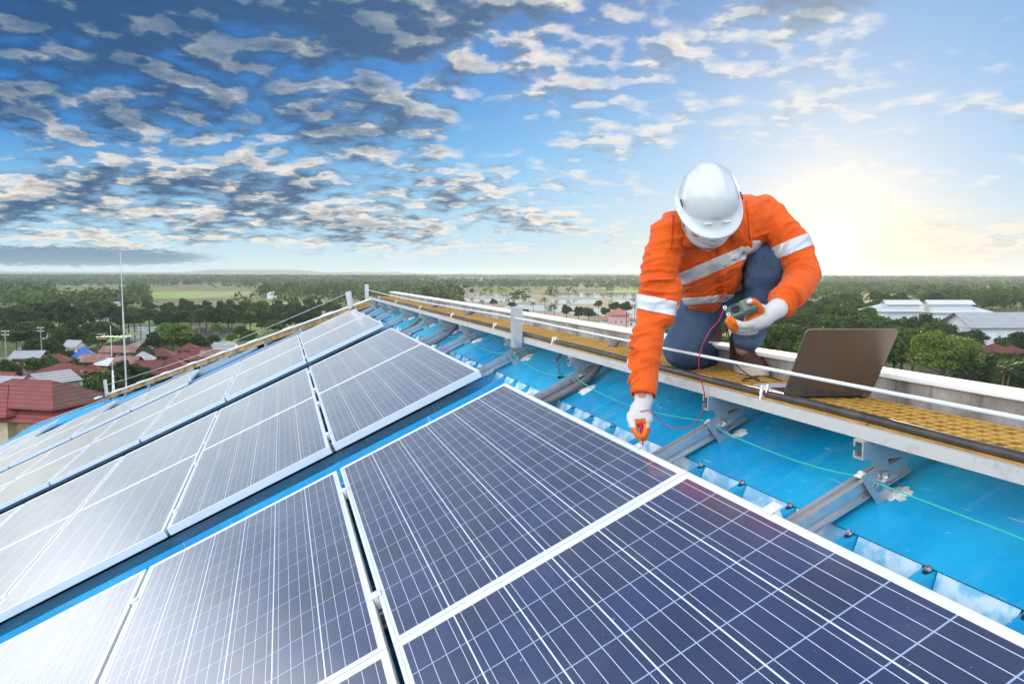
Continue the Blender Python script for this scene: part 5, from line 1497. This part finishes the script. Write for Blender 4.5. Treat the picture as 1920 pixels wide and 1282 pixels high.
# safety glasses
M_lens = bsdf('clear_lens', (.75, .78, .80), .05, 0, .6, Transmission_Weight=.85)
mb = MB(); vs = []
for i in range(4):
    for k in range(15):
        a = -1.15 + 2.3 * k / 14; vs.append(HP(math.sin(a) * .078, math.cos(a) * .100 + .004, .030 - .013 * i))
mb.add(vs, [(i * 15 + k, i * 15 + k + 1, (i + 1) * 15 + k + 1, (i + 1) * 15 + k) for i in range(3) for k in range(14)])
o = mb.build('safety_glasses', M_lens, None, True); o.parent = person; o.matrix_parent_inverse = person.matrix_world.inverted(); m = o.modifiers.new('s', 'SOLIDIFY'); m.thickness = .0018

# hands in gloves
def glove(name, palm, fingers, cuff, orange):
    me = blob([palm] + fingers + [cuff], .0030); laplace(me, 3)
    me.materials.append(M_glove); me.materials.append(M_glovo)
    mi = []
    for p in me.polygons: mi.append(1 if orange(p.center, p.normal) else 0)
    me.polygons.foreach_set('material_index', mi); me.polygons.foreach_set('use_smooth', [True] * len(mi))
    o = bpy.data.objects.new(name, me); COL.objects.link(o); o.parent = person; o.matrix_parent_inverse = person.matrix_world.inverted(); return o
# right hand holds the probe, fingers pointing down
tipP = at(1206, 836, 2.585); topP = at(1199, 776, 2.590); axp = (tipP - topP).normalized()
hw_ = at(1208, 752, 2.625)
palm = [(hw_, .030), (at(1200, 768, 2.62), .036), (at(1196, 782, 2.615), .034), (at(1206, 780, 2.61), .034)]
palm2 = [(at(1186, 780, 2.615), .022), (at(1212, 785, 2.60), .024)]
fing = [palm2,
        [(at(1183, 783, 2.605), .0165), (at(1187, 800, 2.585), .0120), (at(1193, 812, 2.578), .0108), (at(1200, 819, 2.576), .0095)],        # index
        [(at(1190, 788, 2.612), .0165), (at(1190, 806, 2.602), .0120), (at(1197, 818, 2.592), .0108), (at(1203, 822, 2.588), .0095)],
        [(at(1211, 783, 2.60), .0155), (at(1212, 800, 2.592), .0125), (at(1209, 812, 2.584), .0108), (at(1206, 818, 2.580), .0095)],         # thumb
        [(at(1206, 790, 2.618), .0150), (at(1208, 806, 2.612), .0115), (at(1210, 817, 2.604), .0100), (at(1208, 823, 2.598), .0088)],
        [(at(1212, 788, 2.622), .0135), (at(1215, 802, 2.618), .0105), (at(1214, 811, 2.610), .0092), (at(1211, 816, 2.604), .0080)]]
orangeR = lambda c, n: ((c - CAM).dot(upv) / (c - CAM).dot(fwd) < -(801 - 641) / FPX) or ((c - axp * (c - topP).dot(axp) - topP).length < .020 and (c - topP).dot(axp) > .015)
glove('glove', palm, fing, [(hw_, .031), (at(1207, 742, 2.63), .034)], orangeR)
# left hand round the meter
m0, m1 = at(1366, 592, 2.500), at(1414, 573, 2.485)
wl = at(1446, 586, 2.54)
palmL = [(wl, .031), (at(1428, 596, 2.525), .036), (at(1414, 602, 2.52), .034), (at(1424, 586, 2.525), .032)]
fingL = [[(at(1410, 606, 2.51), .017), (at(1392, 610, 2.475), .0130), (at(1376, 604, 2.462), .0115), (at(1368, 596, 2.462), .0100)],
         [(at(1408, 612, 2.525), .0165), (at(1388, 617, 2.490), .0128), (at(1371, 611, 2.472), .0112), (at(1364, 602, 2.466), .0098)],
         [(at(1410, 616, 2.54), .0155), (at(1391, 622, 2.512), .0122), (at(1376, 618, 2.492), .0108), (at(1368, 610, 2.482), .0092)],
         [(at(1414, 619, 2.55), .0140), (at(1399, 624, 2.530), .0108), (at(1386, 622, 2.512), .0095), (at(1379, 616, 2.502), .0082)],
         [(at(1428, 586, 2.505), .0175), (at(1420, 572, 2.478), .0135), (at(1412, 565, 2.466), .0120), (at(1405, 566, 2.458), .0105)]]
px_of = lambda c: (960 + (c - CAM).dot(rgt) / (c - CAM).dot(fwd) * FPX, 641 - (c - CAM).dot(upv) / (c - CAM).dot(fwd) * FPX)
cL = at(1394, 590, 2.49)
orangeL = lambda c, n: _sd(c, m0, m1) < .040 or ((c - m0).dot((m1 - m0).normalized()) < .012 and _sd(c, m0, m1) < .06)
glove('glove', palmL, fingL, [(wl, .031), (at(1458, 578, 2.565), .035)], orangeL)

# shoes
def shoe(toe, heel, up_, sc=1.0):
    toe, heel = Vector(toe), Vector(heel); d = (toe - heel); L_ = d.length; d.normalize(); s_ = d.cross(up_).normalized(); up_ = s_.cross(d).normalized()
    P_ = lambda f, h, s=0: heel + d * (L_ * f) + up_ * h + s_ * s
    sole = [[(P_(.08, .018), .036), (P_(.30, .016), .034), (P_(.55, .016), .038), (P_(.78, .016), .043), (P_(.93, .016), .032)]]
    mb = MB(); n = 28; prof = []
    for k in range(n):
        a = 2 * PI * k / n; f = .5 + .53 * math.cos(a); w = (.036 + .012 * math.sin(min(1, max(0, f)) * PI * .8)) * (1 - .15 * (f < .3))
        prof.append((f, math.copysign(abs(math.sin(a)) ** .7, math.sin(a)) * w))
    for i, (h0, h1, g) in enumerate([(.0, .022, 1.0), (.022, .030, .96)]):
        mb.add([P_(f, h0, w) for f, w in prof] + [P_(.5 + (f - .5) * g, h1 + (.012 * max(0, f - .75) if i else 0), w * g) for f, w in prof],
               [(k, (k + 1) % n, n + (k + 1) % n, n + k) for k in range(n)] + ([tuple(range(n))[::-1]] if i == 0 else []))
    g = mb.build('sole', M_sole, None, True)
    me = blob([[(P_(.10, .048), .033), (P_(.14, .085), .038), (P_(.18, .130), .042)], [(P_(.10, .046), .034), (P_(.32, .050), .036), (P_(.52, .046), .036), (P_(.74, .036), .037), (P_(.90, .028), .028)],
               [(P_(.24, .10), .038), (P_(.42, .072), .034), (P_(.60, .052), .034)]], .0045)
    laplace(me, 4); folds(me, [(P_(.1, .04), P_(.9, .03), 1)], .003, 34, 2.2)
    up2 = finish('shoe', me, M_shoe, person); g.parent = up2; g.matrix_parent_inverse = up2.matrix_world.inverted()
    for k in range(4):
        f = .40 + .08 * k; mb = MB(); h = .104 - .10 * (f - .3); mb.tube(smooth_path([P_(f, h - .012, -.024), P_(f + .01, h + .004, 0), P_(f, h - .012, .024)], 4), .0024, 5)
        o = mb.build('lace', M_hair, None, True); o.parent = up2; o.matrix_parent_inverse = up2.matrix_world.inverted()
    return up2
zgr = ORG.z + ZG + .001
tl = onz(1432, 706, zgr); hl_ = onz(1377, 689, zgr); hl_ = tl + (hl_ - tl).normalized() * .275
shoe(tl, hl_, ZV)
tr = j['ankR'] + ZV * -.02; shoe(onz(1345, 684, zgr) + ZV * .0, j['ankR'] + ZV * .03 + rgt * .01, (fwd * -.6 + ZV * .9)) if False else None
hR = j['ankR'] + rgt * .01; tR = Vector((hR.x + .03, hR.y + .17, zgr + .01)); shoe(tR, hR + ZV * .02, (rgt * .15 - fwd * -1.0 + ZV * .2))

# ================================================================== things round the worker
# meter
M_meter = bsdf('meter_case', (.07, .13, .12), .35, 0, .5, vary((.075, .135, .125), .2, 20)); M_lcd = bsdf('meter_screen', (.12, .17, .14), .15)
ax_ = (m1 - m0).normalized(); nzv = (toC * .75 + upv * .62); nzv = (nzv - ax_ * nzv.dot(ax_)).normalized(); sy = ax_.cross(nzv)
Mr = Matrix((ax_, sy, nzv)).transposed()
mid = (m0 + m1) / 2 + nzv * .006
me_root = empty('multimeter', mid, 'grey green multimeter in the gloved left hand', 'multimeter'); bpy.context.view_layer.update()
def pput(name, mb, mat, parent, smooth=False, bev=0):
    o = mb.build(name, mat, None, smooth, bev); o.parent = parent; o.matrix_parent_inverse = parent.matrix_world.inverted(); return o
mb = MB(); mb.cbox(mid, .098, .052, .028, Mr); pput('case', mb, M_meter, me_root, False, .010)
mb = MB(); mb.cbox(mid + Mr @ Vector((.024, 0, .0165)), .040, .044, .002, Mr); pput('screen', mb, M_lcd, me_root)
mb = MB(); q = mid + Mr @ Vector((-.018, 0, .016)); mb.tube([q, q + nzv * .006], .014, 16); mb.cbox(q + nzv * .008, .024, .005, .005, Mr); pput('dial', mb, M_dark, me_root)
for s_ in (-1, 1):
    mb = MB(); q = mid + Mr @ Vector((-.046, s_ * .016, .014)); mb.tube([q, q + nzv * .012], .006, 10); mb.tube([q + nzv * .0, q + nzv * .0121], .0035, 8, mi=1); pput('socket', mb, [M_white, M_dark], me_root)
# probe and its red lead
pr_ = empty('test_probe', topP, 'dark red test probe held against the panel frame', 'probe'); bpy.context.view_layer.update()
mb = MB(); mb.tube([topP - axp * .012, topP, topP + axp * .055, topP + axp * .075], [.0035, .0050, .0058, .0040], 10); pput('handle', mb, M_red, pr_, True)
mb = MB(); mb.tube([topP + axp * .075, tipP - axp * .012, tipP], [.0040, .0026, .0012], 8); pput('tip', mb, M_red, pr_, True)
rl = [topP - axp * .012, at(1204, 771, 2.58), at(1217, 769, 2.58), at(1230, 779, 2.60), at(1243, 795, 2.62), at(1262, 802, 2.63), at(1286, 801, 2.62), at(1306, 789, 2.60),
      at(1318, 765, 2.57), at(1321, 740, 2.55), at(1316, 718, 2.54), at(1311, 695, 2.53), at(1311, 670, 2.52), at(1318, 645, 2.51), at(1332, 619, 2.50), at(1348, 601, 2.50), mid + Mr @ Vector((-.050, -.016, .020))]
tubeobj('red_lead', smooth_path(rl, 8), .0017, M_red, 'thin red test lead looping from the meter down to the probe', 'cable', seg=7)
bl = [mid + Mr @ Vector((-.050, .016, .018)), at(1363, 607, 2.52), at(1368, 640, 2.60), at(1371, 664, 2.66), at(1382, 685, 2.68), at(1402, 702, 2.69), at(1423, 714, 2.66), onz(1418, 709, zgr + .004), onz(1400, 709, zgr + .004), onz(1392, 714, zgr + .004),
      onz(1410, 706, zgr + .004), onz(1436, 705, zgr + .004), onz(1466, 714, zgr + .004)]
tubeobj('black_lead', smooth_path(bl, 8), .0020, M_blackrub, 'thin black test lead hanging from the meter to the grating', 'cable', seg=7)

# laptop
B0, B1 = at(1468, 742, 2.348), at(1632, 740, 2.372); B0.z = B1.z = zgr + .006
T0 = at(1512, 618, 2.19); e_ = (B1 - B0).normalized(); s_ = T0 - B0; s_ = s_ - e_ * s_.dot(e_); nl = e_.cross(s_).normalized(); nl = nl if nl.dot(toC) > 0 else -nl
def lid_fn(nt, oc): return mixc(nt, nz(nt, oc, 6, 4, .6).ss(.3, .7) * .3, (.24, .185, .16, 1), (.31, .24, .21, 1))
M_lid = bsdf('bronze_aluminium', (.22, .17, .15), .36, .75, .5, lid_fn); M_silver = bsdf('silver_deck', (.66, .66, .66), .35, .5)
lap = empty('laptop', B0, 'open laptop standing on the grating, its bronze lid towards the camera', 'laptop'); bpy.context.view_layer.update()
mb = MB(); rc = .014; wl_, hl2 = (B1 - B0).length, s_.length; sd = s_.normalized(); poly = []
for (cx, cy, a0) in ((rc, rc, PI), (wl_ - rc, rc, 1.5 * PI), (wl_ - rc, hl2 - rc, 0), (rc, hl2 - rc, .5 * PI)):
    for k in range(6): a = a0 + k * PI / 10; poly.append((cx + rc * math.cos(a), cy + rc * math.sin(a)))
mb.prism([B0 + e_ * x + sd * y for x, y in poly], -nl * .0055); pput('lid', mb, M_lid, lap, False, .0012)
mb = MB(); mb.prism([B0 - nl * .0058 + e_ * (.008 + x * .944) + sd * (.010 + y * .94) for x, y in poly], -nl * .0006); pput('screen', mb, M_dark, lap)
bd = Vector((-nl.x, -nl.y, 0)).normalized(); bd = (bd - Vector((e_.x, e_.y, 0)) * bd.dot(e_)).normalized()
mb = MB(); g0 = Vector((B0.x, B0.y, zgr + .002)) + bd * .006 - e_ * .0
mb.prism([g0 + e_ * x + bd * (y * .9) for x, y in poly], ZV * .011); pput('base', mb, M_silver, lap, False, .002)
mb = MB(); mb.box(g0 + e_ * .02 + bd * .03 + ZV * .0112, e_ * (wl_ - .04), bd * .10, ZV * .001); pput('keyboard', mb, M_dark, lap)
mb = MB(); mb.tube([B0 + e_ * .03 - nl * .003, B1 - e_ * .03 - nl * .003], .006, 8); pput('hinge', mb, M_dark, lap)
